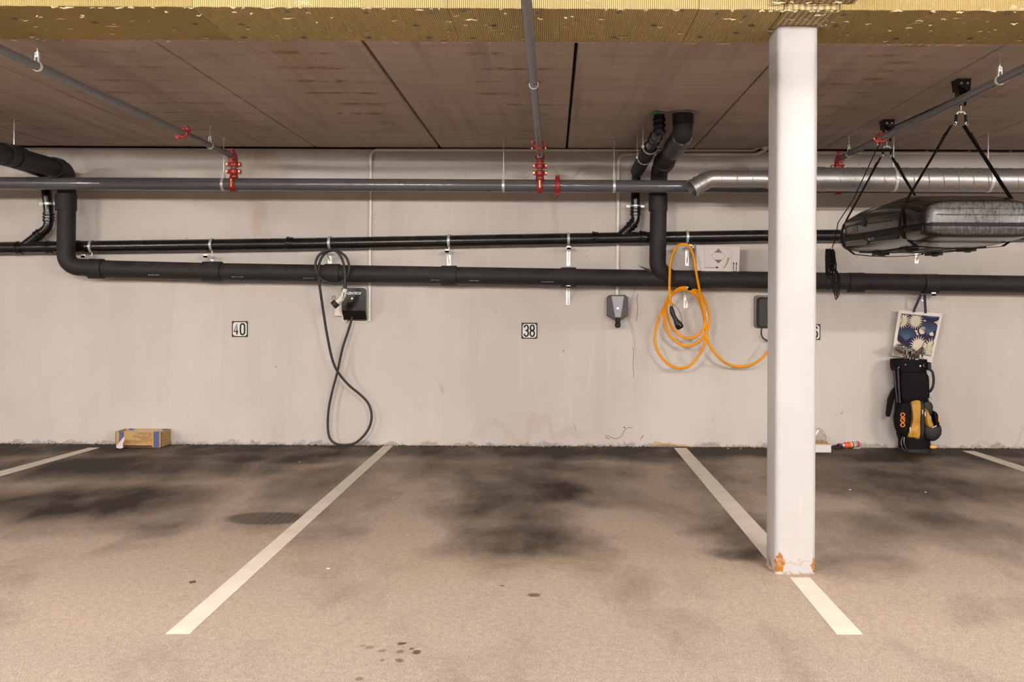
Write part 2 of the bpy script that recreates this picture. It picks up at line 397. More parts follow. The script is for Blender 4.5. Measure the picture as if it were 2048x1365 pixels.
def column_mat():
    n = N('chipped_white_paint'); p = n.pos(); sx = n.n('ShaderNodeSeparateXYZ'); n.l(p, sx.inputs[0]); z = sx.outputs[2]
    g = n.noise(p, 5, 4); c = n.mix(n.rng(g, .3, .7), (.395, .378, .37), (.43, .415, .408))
    grime = n.noise(p, 26, 5, .7, (1, 1, .8), .4); low = n.rng(z, .34, .0); c = n.mix(n.ma('MULTIPLY', n.ma('MULTIPLY', n.rng(grime, .56, .68), n.rng(z, .36, .05)), .7), c, (.42, .33, .28))
    sm = n.noise(p, 40, 4, .6, (1, 1, .12)); c = n.mix(n.ma('MULTIPLY', n.ma('MULTIPLY', n.rng(sm, .66, .72), n.rng(z, 1.0, .3)), .5), c, (.6, .5, .44))
    cx0, cy0 = COLX - .1, COLD - D - .1
    w = n.vm('ADD', p, n.vm('MULTIPLY', n.vm('SUBTRACT', rn(n, p).outputs['Color'], (.5, .5, .5)), (.09, .09, .12)))
    for (cx, cy, cz, r, h) in ((COLX - .082, cy0, .055, .026, .058), (COLX + .1, cy0, .035, .022, .05), (COLX - .1, cy0 + .1, .02, .035, .035)):
        b = n.blob(w, (cx, cy, cz), (r, r, h), .75); c = n.mix(b, c, n.mix(n.rng(n.noise(p, 60, 3), .4, .6), (.26, .085, .018), (.40, .17, .03)))
    crack = n.blob(w, (COLX, cy0, .06), (.12, .05, .012), .6); c = n.mix(n.ma('MULTIPLY', crack, .6), c, (.35, .27, .22))
    n.bump(n.ma('ADD', n.noise(p, 12, 4), n.ma('MULTIPLY', grime, .3)), .25, .006)
    return n.out(c, .38, 0., .45)
def rn(n, p):
    q = n.n('ShaderNodeTexNoise'); n.l(p, q.inputs['Vector']); q.inputs['Scale'].default_value = 22; return q

COLX, COLD = 1.2315, 4.7835        # column centre (x, distance from camera)
M = {}
M['line'] = None
def line_mat():
    n = N('road_paint'); p = n.pos(); f = n.noise(p, 140, 3, .7); m = n.noise(p, 5, 4); s = n.noise(p, 45, 4, .7)
    c = n.mix(n.rng(m, .3, .7), (.66, .575, .475), (.76, .68, .58)); c = n.mix(n.ma('MULTIPLY', n.rng(f, .45, .75), .3), c, (.40, .32, .25))
    c = n.mix(n.ma('MULTIPLY', n.rng(s, .66, .72), .6), c, (.25, .2, .165)); n.bump(f, .3, .003)
    return n.out(c, .7, 0., .3)
M['floor'] = floor_mat(); M['wall'] = wall_mat(); M['wall2'] = wall_mat('darkened_concrete', False); M['ceil'] = ceiling_mat(); M['line'] = line_mat()
M['wool'] = wool_mat('ribbed_mineral_wool', (.78, .56, .22), (.95, .80, .45), .0098, .75, .7)
M['wool2'] = wool_mat('fine_mineral_wool', (.74, .54, .22), (.84, .65, .31), .0085, .35, .7)
M['wool3'] = wool_mat('cut_mineral_wool', (.62, .49, .25), (.72, .58, .33), .03, .3, .8)
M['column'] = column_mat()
M['dark_gap'] = mat('dark_joint', (.006, .005, .004), .9)
M['grey_pipe'] = mat('grey_painted_steel', (.088, .086, .093), .3, .0, .06, 12, .5, coat=.7, dust=.35)
M['grey_thin'] = mat('grey_coated_pipe', (.13, .125, .135), .3, .0, .03, 14, .5)
M['black_pipe'] = mat('black_plastic_pipe', (.006, .0052, .0052), .26, 0., .2, 10, .5, dust=.14)
M['rubber'] = mat('black_pipe_insulation', (.021, .0175, .0175), .62, 0., .15, 16, .35, bump=.06, dust=.2)
M['gloss_black'] = mat('gloss_black_plastic', (.007, .006, .006), .2, 0., .2, 20, .5)
M['tape'] = mat('shiny_black_tape', (.016, .015, .015), .25, 0., .4, 40, .5, bump=.9)
M['red'] = mat('red_painted_iron', (.33, .020, .018), .35, 0., .25, 40, .5, bump=.2)
M['brass'] = mat('brass_plated_bolt', (.75, .42, .13), .3, 1., .2, 60)
M['zinc'] = mat('zinc_plated_steel', (.80, .78, .76), .38, .6, .1, 60)
M['clampzinc'] = mat('greenish_zinc_clamp', (.50, .56, .52), .38, .5, .25, 70)
def duct_mat():
    n = N('galvanised_duct'); p = n.pos(); v = n.n('ShaderNodeTexVoronoi'); n.l(n.vm('MULTIPLY', p, (1, 1, 1)), v.inputs[0]); v.inputs['Scale'].default_value = 45
    f = n.noise(p, 6, 4); c = n.mix(n.rng(v.outputs[0], 0, .6), (.36, .35, .345), (.46, .445, .435)); c = n.mix(n.ma('MULTIPLY', n.rng(f, .4, .7), .3), c, (.42, .40, .38))
    n.bump(n.noise(p, 9, 3), .12, .01)
    return n.out(c, .4, .85, .5)
M['duct'] = duct_mat()
M['cream'] = mat('cream_plastic', (.88, .82, .75), .45, 0., .06, 8, .4)
M['white'] = mat('white_plastic', (.72, .66, .61), .4, 0., .05, 10, .45)
M['paper'] = mat('white_board', (.70, .64, .62), .7, 0., .04, 9, .3)
M['ink'] = mat('dark_ink', (.010, .008, .0075), .6, 0., .1, 30, .25)
M['greyink'] = mat('grey_ink', (.20, .16, .14), .6, 0., .1)
M['enamel'] = mat('white_enamel', (.78, .74, .72), .28, 0., .03, 8, .5)
M['black'] = mat('matt_black_plastic', (.022, .020, .020), .5, 0., .2, 30, .4)
M['cable'] = mat('black_rubber_cable', (.035, .031, .030), .5, 0., .15, 30, .4)
M['orange'] = mat('orange_cable', (.85, .31, .001), .5, 0., .06, 30, .2)
M['silver'] = mat('silver_plastic', (.30, .28, .30), .35, .3, .05, 10, .5)
M['anthracite'] = mat('anthracite_plastic', (.045, .038, .042), .38, 0., .1, 10, .5)
M['brownplate'] = mat('bronze_grey_plate', (.16, .125, .105), .4, .2, .1, 10, .5)
M['led'] = emit('led_white', (.85, .88, 1.), 6.); M['ledg'] = emit('led_greenish', (.75, .9, .6), 1.)
M['lamp'] = emit('lit_diffuser', LAMP_COLOUR, LAMP_POWER)
M['card'] = mat('brown_cardboard', (.50, .31, .125), .8, 0., .1, 18, .2)
M['bluetape'] = mat('blue_print', (.085, .105, .24), .5, 0., .12, 20, .4)
M['cardink'] = mat('brown_print', (.17, .085, .035), .8)
M['steel'] = mat('polished_steel', (.62, .60, .58), .22, 1., .1, 30)
M['wornsteel'] = mat('worn_dark_steel', (.30, .25, .22), .35, 1., .3, 40)
M['rusty'] = mat('rusty_brown_head', (.20, .08, .04), .5, .5, .4, 60)
M['bagblack'] = mat('black_nylon', (.005, .0045, .005), .7, 0., .35, 25, .15, bump=.3)
M['bagcoal'] = mat('charcoal_nylon', (.018, .016, .0175), .55, 0., .3, 25, .35, bump=.4)
M['mustard'] = mat('mustard_nylon', (.50, .25, .03), .5, 0., .3, 18, .4, bump=.6)
M['orangeprint'] = mat('orange_print', (.95, .25, .02), .5)
M['totewhite'] = mat('white_bag_fabric', (.72, .67, .62), .8, 0., .05, 12, .2, bump=.3)
M['totecream'] = mat('cream_print', (.62, .55, .42), .8, 0., .06, 12, .2)
M['navy'] = mat('navy_print', (.030, .024, .065), .8, 0., .1, 12, .2)
M['teal'] = mat('teal_print', (.065, .105, .16), .8, 0., .25, 12, .2)
M['purple'] = mat('dark_purple_webbing', (.045, .03, .055), .8)
M['webbing'] = mat('black_webbing', (.012, .010, .0095), .8, 0., .2, 60, .12)
M['rope'] = mat('black_rope', (.010, .009, .009), .8, 0., .3, 90, .2)
M['redcan'] = mat('red_orange_can', (.70, .10, .045), .35, 0., .15, 20, .5)
M['yellow'] = mat('yellow_print', (.8, .45, .05), .4); M['green'] = mat('green_spray_paint', (.03, .25, .06), .6, 0., .5, 60)
M['wood'] = mat('raw_softwood', (.55, .33, .16), .7, 0., .2, 20, .2); M['debris'] = mat('pale_rubble', (.34, .28, .235), .9, 0., .5, 30, .2, bump=.5)
M['debrisdark'] = mat('dark_rubble', (.07, .055, .045), .9, 0., .5, 30, .2, bump=.5)
def film():
    n = N('clear_plastic_film'); n.b.inputs['Transmission Weight'].default_value = .9; n.b.inputs['Alpha'].default_value = .38
    return n.out((.85, .83, .80), .15, 0., .5)
M['film'] = film()
def box_mat(name, dusty):
    n = N(name); p = n.pos(); g = n.n('ShaderNodeNewGeometry'); sx = n.n('ShaderNodeSeparateXYZ'); n.l(g.outputs['Normal'], sx.inputs[0])
    c = n.mix(n.rng(n.noise(p, 8, 4), .3, .7), (.012, .0095, .0085), (.022, .018, .016))
    rear = n.rng(sx.outputs[1], -.55, -.92)                   # road dust sticks to the tail face
    st = n.noise(p, 60, 4, .7, (1, 1, .22)); dots = n.noise(p, 150, 3, .7)
    d = n.ma('MULTIPLY', rear, n.rng(n.ma('ADD', st, n.ma('MULTIPLY', dots, .6)), .62, .98, .15, 1.)); d = n.ma('MULTIPLY', d, dusty)
    c = n.mix(d, c, (.21, .19, .195))
    return n.out(c, n.rng(d, 0, 1, .18, .55), 0., .42)
M['lid'] = box_mat('gloss_black_shell', .75); M['tub'] = box_mat('satin_black_tub', .35)

# ------------------------------------------------------------------ the room
CEIL = 2.825
XL, XR, YB = -14.0, 14.0, -20.0
FCEIL, YS = 2.925, 4.43 - D      # ceiling over the aisle is higher; it steps down at the beam
struct(MB().span((XL, YB, -.12), (XR, .2, 0)).done('floor', M['floor'], smooth=False))
WT = CEIL - .017                                                # the wall stops short of the slabs: a dark open joint
wallb = struct(MB().span((XL, 0, 0), (XR, .2, WT)).done('wall_back', M['wall'], smooth=False))
MB().span((XL, .04, WT), (XR, .2, CEIL + .25)).done('joint_backing', M['dark_gap'], wallb, smooth=False)
struct(MB().span((XL, YB - .2, 0), (XR, YB, CEIL + .25)).done('wall_front', M['wall2'], smooth=False))
struct(MB().span((XL - .2, YB, 0), (XL, .2, CEIL + .25)).done('wall_left', M['wall2'], smooth=False))
struct(MB().span((XR, YB, 0), (XR + .2, .2, CEIL + .25)).done('wall_right', M['wall2'], smooth=False))
joints = [-2.255 - 1.2 * k for k in range(10)][::-1] + [-1.076, .128, 1.327, 2.54, 3.73] + [3.73 + 1.2 * k for k in range(1, 9)]
b = MB(); bf = MB(); edges = [XL] + joints + [XR]
for i in range(len(edges) - 1):
    x0, x1 = edges[i], edges[i + 1]
    g0 = .010 if x0 in (-1.076, .128) else .005; g1 = .010 if x1 in (-1.076, .128) else .005
    ch = .006
    prof = [(x0 + g0, CEIL + ch), (x0 + g0 + ch, CEIL), (x1 - g1 - ch, CEIL), (x1 - g1, CEIL + ch), (x1 - g1, CEIL + .05), (x0 + g0, CEIL + .05)]
    b.prism([(x, YS, z) for x, z in prof], (0, -YS - .006, 0))
    bf.prism([(x, YB, z + FCEIL - CEIL) for x, z in prof], (0, YS - YB - .01, 0))
cl = struct(b.done('ceiling', M['ceil'], smooth=False))
q = MB().span((XL, YS - .005, CEIL + .05), (XR, 0, CEIL + .25)).done('joint_backing', M['dark_gap'], cl, smooth=False)

cf = struct(bf.done('ceiling', M['wall2'], smooth=False))
b = MB(); b.span((XL, YB, FCEIL + .05), (XR, YS - .005, CEIL + .25)); b.span((XL, YS - .009, CEIL), (XR, YS - .001, FCEIL + .05)); b.done('joint_backing', M['dark_gap'], cf, smooth=False)

# loose rubble where the wall meets the floor
for nm, mt, cnt, zz in (('rubble', 'debris', 900, .014), ('dark_rubble', 'debrisdark', 500, .010)):
    b = MB()
    for k in range(cnt):
        x = random.uniform(-5.6, 5.4); s = random.uniform(.2, 1) ** 2 * .010 + .002
        dens = .5 + .5 * math.sin(x * 2.1 + 1) * math.sin(x * 5.3)
        if random.random() > .35 + .65 * dens: continue
        y = -random.random() ** 2 * .05 - s * .6
        b.box((x, y, s * .45 * random.uniform(.5, 1)), (s * 1.5, s, s * random.uniform(.5, 1)), Matrix.Rotation(random.random() * 3, 3, (random.random(), random.random(), 1)))
    o = b.done(nm, M[mt], smooth=False); o['kind'] = 'stuff'
    tag(o, 'pale concrete crumbs scattered along the foot of the wall' if mt == 'debris' else 'dark grit lying in the joint between asphalt and wall', 'rubble')

# ------------------------------------------------------------------ ceiling lamps over the driving aisle
def lamp(x, y):
    row = sorted(q[0] for q in LAMPS if q[1] == y); k = row.index(x)
    lab = 'tube lamp on the aisle ceiling, ' + ('first', 'second', 'third', 'fourth', 'fifth', 'sixth')[k] + ' from left in the row ' + ('nearer' if y > -10 else 'farther from') + ' the bays'
    t = thing('ceiling_light', (x, y, FCEIL), lab, 'ceiling light', 'tube lamps over the aisle')
    MB().span((x - .78, y - .055, FCEIL - .012), (x + .78, y + .055, FCEIL)).done('housing', M['white'], t, smooth=False, bevel=.004)
    sec = [(-.045, 0), (-.042, -.02), (-.03, -.034), (0, -.038), (.03, -.034), (.042, -.02), (.045, 0)]
    MB().prism([(x - .75, y + a, FCEIL - .0125 + c) for a, c in sec], (1.5, 0, 0)).done('diffuser', M['lamp'], t, ang=1.2)
    for s in (-1, 1): MB().span((x + s * .76 - .012, y - .047, FCEIL - .052), (x + s * .76 + .012, y + .047, FCEIL - .012)).done('end_cap', M['white'], t, smooth=False, bevel=.004)
for x, y in LAMPS: lamp(x, y)

# ------------------------------------------------------------------ mineral wool boards on the underside of the beam
BY0, BY1, BZ = 4.43 - D, 4.99 - D, 2.766
def board(x0, x1, m, label, y0=BY0, y1=BY1, z0=BZ, z1=CEIL - .0005, washers=(), fringe=60):
    t = thing('insulation_board', ((x0 + x1) / 2, (y0 + y1) / 2, z0), label, 'insulation board', 'mineral wool boards under the beam')
    b = MB(); nx = max(6, int((x1 - x0) / .03)); ny = 8
    V = {}
    for i in range(nx + 1):
        for j in range(ny + 1):
            x = x0 + .0015 + (x1 - x0 - .003) * i / nx; y = y0 + (y1 - y0) * j / ny
            ey = random.uniform(-.0035, .0035) if j in (0, ny) else 0
            V[i, j] = b.bm.verts.new((x, y + ey, z0 + random.uniform(0, .0022)))
    T = {}
    for i in range(nx + 1):
        for j in (0, ny): T[i, j] = b.bm.verts.new((V[i, j].co.x, V[i, j].co.y, z1))
    for i in range(nx):
        for j in range(ny): b.face([V[i, j], V[i, j + 1], V[i + 1, j + 1], V[i + 1, j]])
        b.face([V[i, 0], V[i + 1, 0], T[i + 1, 0], T[i, 0]]); b.face([V[i, ny], T[i, ny], T[i + 1, ny], V[i + 1, ny]])
        b.face([T[i, 0], T[i + 1, 0], T[i + 1, ny], T[i, ny]])
    b.face([V[0, j] for j in range(ny + 1)] + [T[0, ny], T[0, 0]]); b.face([V[nx, j] for j in range(ny, -1, -1)] + [T[nx, 0], T[nx, ny]])
    b.done('wool_slab', m, t, ang=.5)
    if fringe:
        b = MB()
        for k in range(int(fringe * (x1 - x0) / 1.2)):
            x = random.uniform(x0, x1); w = random.uniform(.008, .04) * (1 if random.random() < .8 else 1.8)
            y = random.choice((y1, y1, y0)) + random.uniform(-.004, .004) if random.random() < .6 else random.uniform(y0 + .05, y1 - .03)
            zz = z0 - random.uniform(.001, .006)
            pts = [(x + w * (u - .5), y + random.uniform(-.006, .006), zz + random.uniform(-.004, .003)) for u in (0, .25, .5, .75, 1)]
            b.tube(pts, random.uniform(.0015, .0055), 5, scale=[.3, .8, 1, .8, .3])
        b.done('loose_fibres', M['fibre'], t)['kind'] = 'stuff'
    for (px, py) in washers:
        dd = (BZ - CZ) * K / (605 - py - (px - 1105) * math.sin(ROLL) * -1); c = P(px, py, dd); c.z = z0
        b = MB(); b.lathe([(.010, -.003), (.011, -.001), (.004, .002)], c, Z, 12)
        for a in range(4):
            d = Vector((math.cos(a * PI / 2 + .3), math.sin(a * PI / 2 + .3), 0)); b.box(c + d * .014 - Z * .002, (.010, .004, .002), Matrix.Rotation(a * PI / 2 + .3, 3, 'Z'))
        b.done('fixing_washer', M['washer_light' if 1560 < px < 1665 else 'washer'], t)
    return t
M['fibre'] = mat('pale_loose_fibre', (.72, .58, .38), .9); M['washer'] = mat('dark_grey_fixing', (.16, .14, .145), .5, .3); M['washer_light'] = mat('light_grey_fixing', (.42, .40, .41), .45, .4)
board(-4.127, -2.927, M['wool2'], 'flat olive mineral wool board under the beam, outside the left edge')
board(-2.927, -1.727, M['wool2'], 'smooth olive mineral wool board at the left end of the beam', washers=[(30, 38), (190, 45)], fringe=80)
board(-1.727, -.508, M['wool'], 'ribbed mineral wool board under the beam, left of the frayed pale seam', washers=[(390, 48), (484, 49), (488, 75), (573, 23), (607, 75), (731, 25), (738, 76), (832, 51), (863, 25), (858, 75)])
board(-.508, .692, M['wool'], 'ribbed mineral wool board crossed by the middle sprinkler pipe', washers=[(926, 21), (988, 51), (946, 76), (1075, 24), (1237, 24), (1308, 51), (1228, 75), (1365, 20)])
board(.692, 1.097, M['wool'], 'short ribbed mineral wool board just left of the white column', washers=[(1434, 27), (1490, 33), (1472, 66), (1400, 74), (1503, 51)])
board(1.1, 1.362, M['wool3'], 'pale rough mineral wool offcut fitted around the column head', y1=BY0 + .33, washers=[(1575, 37), (1611, 37), (1631, 19), (1652, 39)], fringe=120)
board(1.364, 2.56, M['wool2'], 'fine grained mineral wool board under the beam right of the column', washers=[(1687, 29), (1671, 51), (1792, 77), (1865, 24), (2014, 28), (1940, 77)], fringe=80)
board(2.562, 3.76, M['wool2'], 'flat olive mineral wool board under the beam, outside the right edge')
board(1.06, 1.43, M['wool3'], 'small mineral wool block stuck on the front edge of the beam', y0=BY0 - .09, y1=BY0 - .006, z0=2.795, fringe=40)
board(1.1, 1.362, M['wool'], 'narrow strip of mineral wool behind the column head', y0=BY0 + .335, fringe=0)

# ------------------------------------------------------------------ column
cx, cy = COLX, COLD - D
t = thing('steel_column', (cx, cy, 0), 'square white painted steel column with rust at its foot standing between bays', 'column')
h, r = .1035, .026; sec = []
for (sx, sy, a0) in ((1, 1, 0), (-1, 1, PI / 2), (-1, -1, PI), (1, -1, 1.5 * PI)):
    for k in range(6):
        a = a0 + PI / 2 * k / 5; sec.append((cx + sx * (h - r) + r * math.cos(a), cy + sy * (h - r) + r * math.sin(a)))
zs = [0.006, .03, .06, .1, .2] + [.2 + 2.56 * k / 24 for k in range(1, 25)]; zs[-1] = BZ + .0005
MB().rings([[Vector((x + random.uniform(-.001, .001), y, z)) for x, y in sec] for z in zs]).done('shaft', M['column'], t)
b = MB(); pts = []
for k in range(40):
    a = 2 * PI * k / 40; q = max(abs(math.cos(a)), abs(math.sin(a))); rr = .102 / q ** .9 + .008 + random.uniform(-.008, .008); pts.append((cx + rr * math.cos(a), cy + rr * math.sin(a)))
b.rings([[Vector((x, y, .0005)) for x, y in pts], [Vector((cx + (x - cx) * .93, cy + (y - cy) * .93, .012)) for x, y in pts]])
b.done('mortar_bed', M['debris'], t)

# ------------------------------------------------------------------ painted bay lines
def strip(a0, a1, b1, b0, label):
    tag(MB().prism([Vector((p.x, p.y, .0006)) for p in (a0, a1, b1, b0)], (0, 0, .0025)).done('parking_line', M['line'], smooth=False), label, 'parking line', 'painted parking bay lines')
def fp(px, py): q = F(px, py); q.y = min(q.y, -.01); return q
strip(fp(768, 892), fp(787, 892), F(380, 1269), F(332, 1269), 'long cream painted bay line running from the wall between bays 40 and 38')
strip(fp(1348, 897), fp(1373, 897), F(1598, 1138), F(1548, 1138), 'cream painted bay line from the wall that ends behind the white column')
strip(F(1580, 1157), F(1620, 1157), F(1725, 1270), F(1673, 1270), 'short bright white painted line in front of the column foot')
strip(fp(178, 896.5), fp(199, 896.5), F(-160, 1000), F(-215, 1000), 'cream painted bay line at the left edge running out of view')
strip(fp(1925, 903), fp(1948, 903), F(2290, 1010), F(2240, 1010), 'cream painted bay line at the far right beyond the golf bag')

# ------------------------------------------------------------------ sprinkler pipework
MD, MZ, MR = 8.30, 2.406, .0565
t = thing('sprinkler_main_pipe', (0, MD - D, MZ), 'long grey sprinkler main pipe running level across the whole wall', 'pipe')
MB().tube([(-9, MD - D, MZ), (9, MD - D, MZ - .0)], MR, 28).done('pipe', M['grey_pipe'], t)
def coupling(c, axis, r, t, ear=None, w=.045, name='coupling', flat=False):
    c = Vector(c); axis = Vector(axis).normalized(); b = MB()
    b.lathe([(r, -w / 2), (r + .012, -w / 2), (r + .018, -w / 2 + .008), (r + .018, w / 2 - .008), (r + .012, w / 2), (r, w / 2)], c, axis, 24)
    ear = Vector(ear if ear is not None else Z).normalized(); side = axis.cross(ear)
    for s in (-1, 1): b.box(c + ear * s * (r + .026), (.02, .02, .02), Matrix((ear, side, axis)).transposed() @ Matrix.Diagonal((1.3, 1.6, w / .02 * .8)))
    o = b.done(name, M['red'], t, bevel=.003)
    for s in (-1, 1):
        q = c + ear * s * (r + .03); b = MB(); b.tube([q - side * .03, q + side * .035], .005, 8); b.tube([q - side * .032, q - side * .022], .009, 6); b.tube([q + side * .018, q + side * .028], .009, 6)
        b.done('bolt', M['brass'], o)
    return o
coupling((P(1115, 372, MD).x, MD - D, MZ), X, MR, t, ear=Vector((0, .3, 1)))
BR = .0245
def saddle(x, t, zb):                                          # red take-off: strap round the main, necks and an elbow up to the branch
    yc = MD - D
    b = MB(); b.band((x, yc, MZ), X, MR, .05, .012)
    b.lathe([(.038, 0), (.038, .02), (.03, .03), (.03, .045)], (x, yc, MZ + MR), Z, 20)
    o = b.done('saddle_clamp', M['red'], t, bevel=.002)
    b = MB(); q = Vector((x, yc - MR - .006, MZ + .004)); b.box(q, (.034, .022, .06)); b.done('bolt_lug', M['red'], t, bevel=.006)
    b = MB(); b.tube([q + Vector((0, -.014, -.032)), q + Vector((0, -.014, .036))], .0055, 8); b.tube([q + Vector((0, -.014, .024)), q + Vector((0, -.014, .036))], .010, 6); b.done('bolt', M['brass'], o)
    z1 = MZ + MR + .045
    MB().tube([(x, yc, z1 - .02), (x, yc, zb - .03)], BR * .95, 16).done('nipple', M['grey_thin'], t)
    gap = (zb - .045 - z1)
    for k in range(2): coupling((x, yc, z1 + .012 + k * gap * .62), Z, BR, t, ear=X, w=.048)
    b = MB(); b.tube(fillet([(x, yc, zb - .045), (x, yc, zb), (x, yc - .05, zb)], .04), BR + .008, 16); b.done('elbow', M['red'], t)
    coupling((x, yc - .06, zb), Y, BR, t, ear=Z, w=.03)
def branch(x1, x0, zb, label, cps):
    t = thing('sprinkler_branch_pipe', (x1, MD - D, zb), label, 'pipe', 'grey sprinkler branch pipes under the ceiling')
    a, e = Vector((x1, MD - D - .05, zb)), Vector((x0, -9.5, zb)); MB().tube([a, e], BR, 20).done('pipe', M['grey_thin'], t)
    saddle(x1, t, zb)
    for dd, ear in cps:
        k = (dd - D - a.y) / (e.y - a.y); coupling(a.lerp(e, k), e - a, BR, t, ear=ear, w=.034)
    return a, e
ZB = 2.655
brs = [branch(P(468, 330, MD).x, P(468, 330, MD).x, ZB, 'thin grey sprinkler branch pipe running to the main on the left', [(7.15, (1, 0, .8))]),
       branch(P(1080, 330, MD).x, P(1080, 330, MD).x + .0, ZB, 'thin grey sprinkler branch pipe coming overhead through the middle', [(7.62, X)]),
       branch(P(1676, 330, MD).x, P(1676, 330, MD).x + .06, ZB, 'thin grey sprinkler branch pipe passing above the roof box', [(7.21, (1, 0, .6))])]
def rodhanger(c, r, axis, label, w=.022, group='rod hangers of the sprinkler pipes'):
    c = Vector(c); t = thing('pipe_hanger', (c.x, c.y, CEIL), label, 'pipe hanger', group); axis = Vector(axis).normalized()
    top = c.z + r + .055
    side = axis.cross(Z)
    b = MB(); pts = [c + Z * (r + .05) + side * .008]
    for k in range(17):
        a = PI * (.12 + 1.76 * k / 16) ; pts.append(c + (Z * math.cos(a) + side * math.sin(a)) * (r + .0022))
    pts.append(c + Z * (r + .05) - side * .008)
    b.sweep(pts, [(-.0015, -w / 2), (.0015, -w / 2), (.0015, w / 2), (-.0015, w / 2)], axis)
    b.done('loop', M['zinc'], t)
    b = MB(); b.tube([(c.x, c.y, top - .02), (c.x, c.y, CEIL - .001)], .0045, 8); b.tube([(c.x, c.y, CEIL - .02), (c.x, c.y, CEIL - .001)], .011, 10); b.done('threaded_rod', M['zinc'], t)
    b = MB(); b.tube([(c.x, c.y, top - .012), (c.x, c.y, top)], .010, 6); b.tube([(c.x, c.y, top - .03), (c.x, c.y, top - .02)], .012, 6); b.done('nut', M['zinc'], t)
for px, lab in ((447, 'rod hanger on the sprinkler main beside the left red take-off'), (1007, 'rod hanger holding the sprinkler main above the number 38'), (1228, 'rod hanger on the sprinkler main left of the drain risers')):
    rodhanger((P(px, 372, MD).x, MD - D, MZ), MR, X, lab)
for (a, e), hs in zip(brs, ([(5.13, 'rod hanger near the beam on the left branch pipe'), (7.72, 'rod hanger at the wall end of the left branch pipe')],
                            [(5.5, 'hanger loop on the middle branch pipe near the beam'), (8.1, 'hanger loop on the middle branch pipe by its red elbow')],
                            [(5.34, 'rod hanger near the beam on the right branch pipe'), (8.0, 'rod hanger at the wall end of the right branch pipe')])):
    for dd, lab in hs:
        k = (dd - D - a.y) / (e.y - a.y); rodhanger(a.lerp(e, k), BR, Y, lab, w=.018)

# ------------------------------------------------------------------ black drain pipe (upper)
UD = 8.68
t = thing('drain_pipe', (0, UD - D, 1.9), 'glossy black plastic drain pipe sloping along the wall above the insulated pipe', 'pipe')
def U(px): return 497 + (471.5 - 497) * (px / 1500.)
UR = .055
MB().tube([P(-900, U(-900), UD), P(0, U(0) - 1, UD), P(600, 488, UD), P(1240, 476.5, UD), P(1520, 472, UD), P(3000, U(3000) + 18, UD)], UR, 28).done('pipe', M['black_pipe'], t)
def collar(c, axis, r, t, w=.05, name='socket', m='gloss_black'):
    b = MB(); b.lathe([(r - .001, -w / 2), (r + .005, -w / 2), (r + .009, -w / 2 + .005), (r + .009, -w / 2 + .018), (r + .004, -w / 2 + .022), (r + .004, w / 2), (r - .001, w / 2)], c, axis, 28)
    return b.done(name, M[m], t)
for px in (40, 100, 160, 580, 1190, 1285): collar(P(px, U(px) if px < 900 else 496.5 - px * .0167, UD), X, UR, t, .055)
def wye(pxv, ytop, yel, pxj, yj, upper, t):                    # riser with a 45 degree branch into the pipe below
    b = MB(); b.tube(fillet(upper + [P(pxv, ytop, UD), P(pxv, yel, UD), P(pxj, yj, UD)], .09), .043, 20); b.done('riser', M['black_pipe'], t)
    a = P(pxv, yel - 14, UD)
    for k in range(3): collar(a + Z * (.03 * k), Z, .043, t, .022)
    e = P(pxj, yj, UD); v = (P(pxv, yel, UD) - e).normalized(); collar(e + v * .17, v, .043, t, .03); collar(e + v * .20, v, .043, t, .02)
wye(97, 420, 455, 46, 494, [P(-160, 262, 6.7), P(88, 348, UD)], t)
wye(1271, 390, 443, 1236, 478, [P(1318, 222, 7.15) , P(1318, 262, 7.15), P(1273, 345, UD)], t)
for px, py in ((97, 408), (1271, 413)):
    o = MB(); c = P(px, py, UD); o.band(c, Z, .045, .022, .003)
    for s in (-1, 1): o.box(c + X * s * .066, (.034, .006, .022)); o.tube([c + X * s * .068 - Y * .014, c + X * s * .068 + Y * .02], .007, 8)
    o.done('pipe_clamp', M['clampzinc'], t)
# fittings of the right riser: black elbow, long insulated sleeve and clamps
a, e = P(1318, 262, 7.15), P(1273, 345, UD); ax = (e - a).normalized()
for k, z in enumerate((.02, .06, .11)): collar(Vector((a.x, a.y, CEIL - z - .03)), Z, .043, t, .03)
for f in (.12, .2): collar(a.lerp(e, f), ax, .043, t, .03)
MB().tube([a.lerp(e, .34), a.lerp(e, .96)], .060, 24).done('foam_sleeve', M['rubber'], t)
for f, r in ((.34, .0605), (.6, .0605)): MB().band(a.lerp(e, f), ax, r, .02, .003).done('pipe_clamp', M['zinc'], t)
for f, s in ((.34, .062), (.34, -.062), (.6, -.062)):
    q = a.lerp(e, f) + X * s; b = MB(); b.tube([q, (q.x, q.y, CEIL)], .004, 8); b.box(q, (.02, .03, .02)); b.done('threaded_rod', M['zinc'], t)
b = MB(); b.lathe([(.043, 0), (.07, -.002), (.078, -.004), (.07, -.007), (.043, -.01)], (a.x, a.y, CEIL), Z, 24); b.done('ceiling_collar', M['debris'], t)
b = MB(); b.lathe([(.03, 0), (.045, -.004), (.03, -.012)], (a.x - .035, a.y - .06, CEIL), Z, 12, 1.2, .7); b.done('paint_mark', M['green'], t)

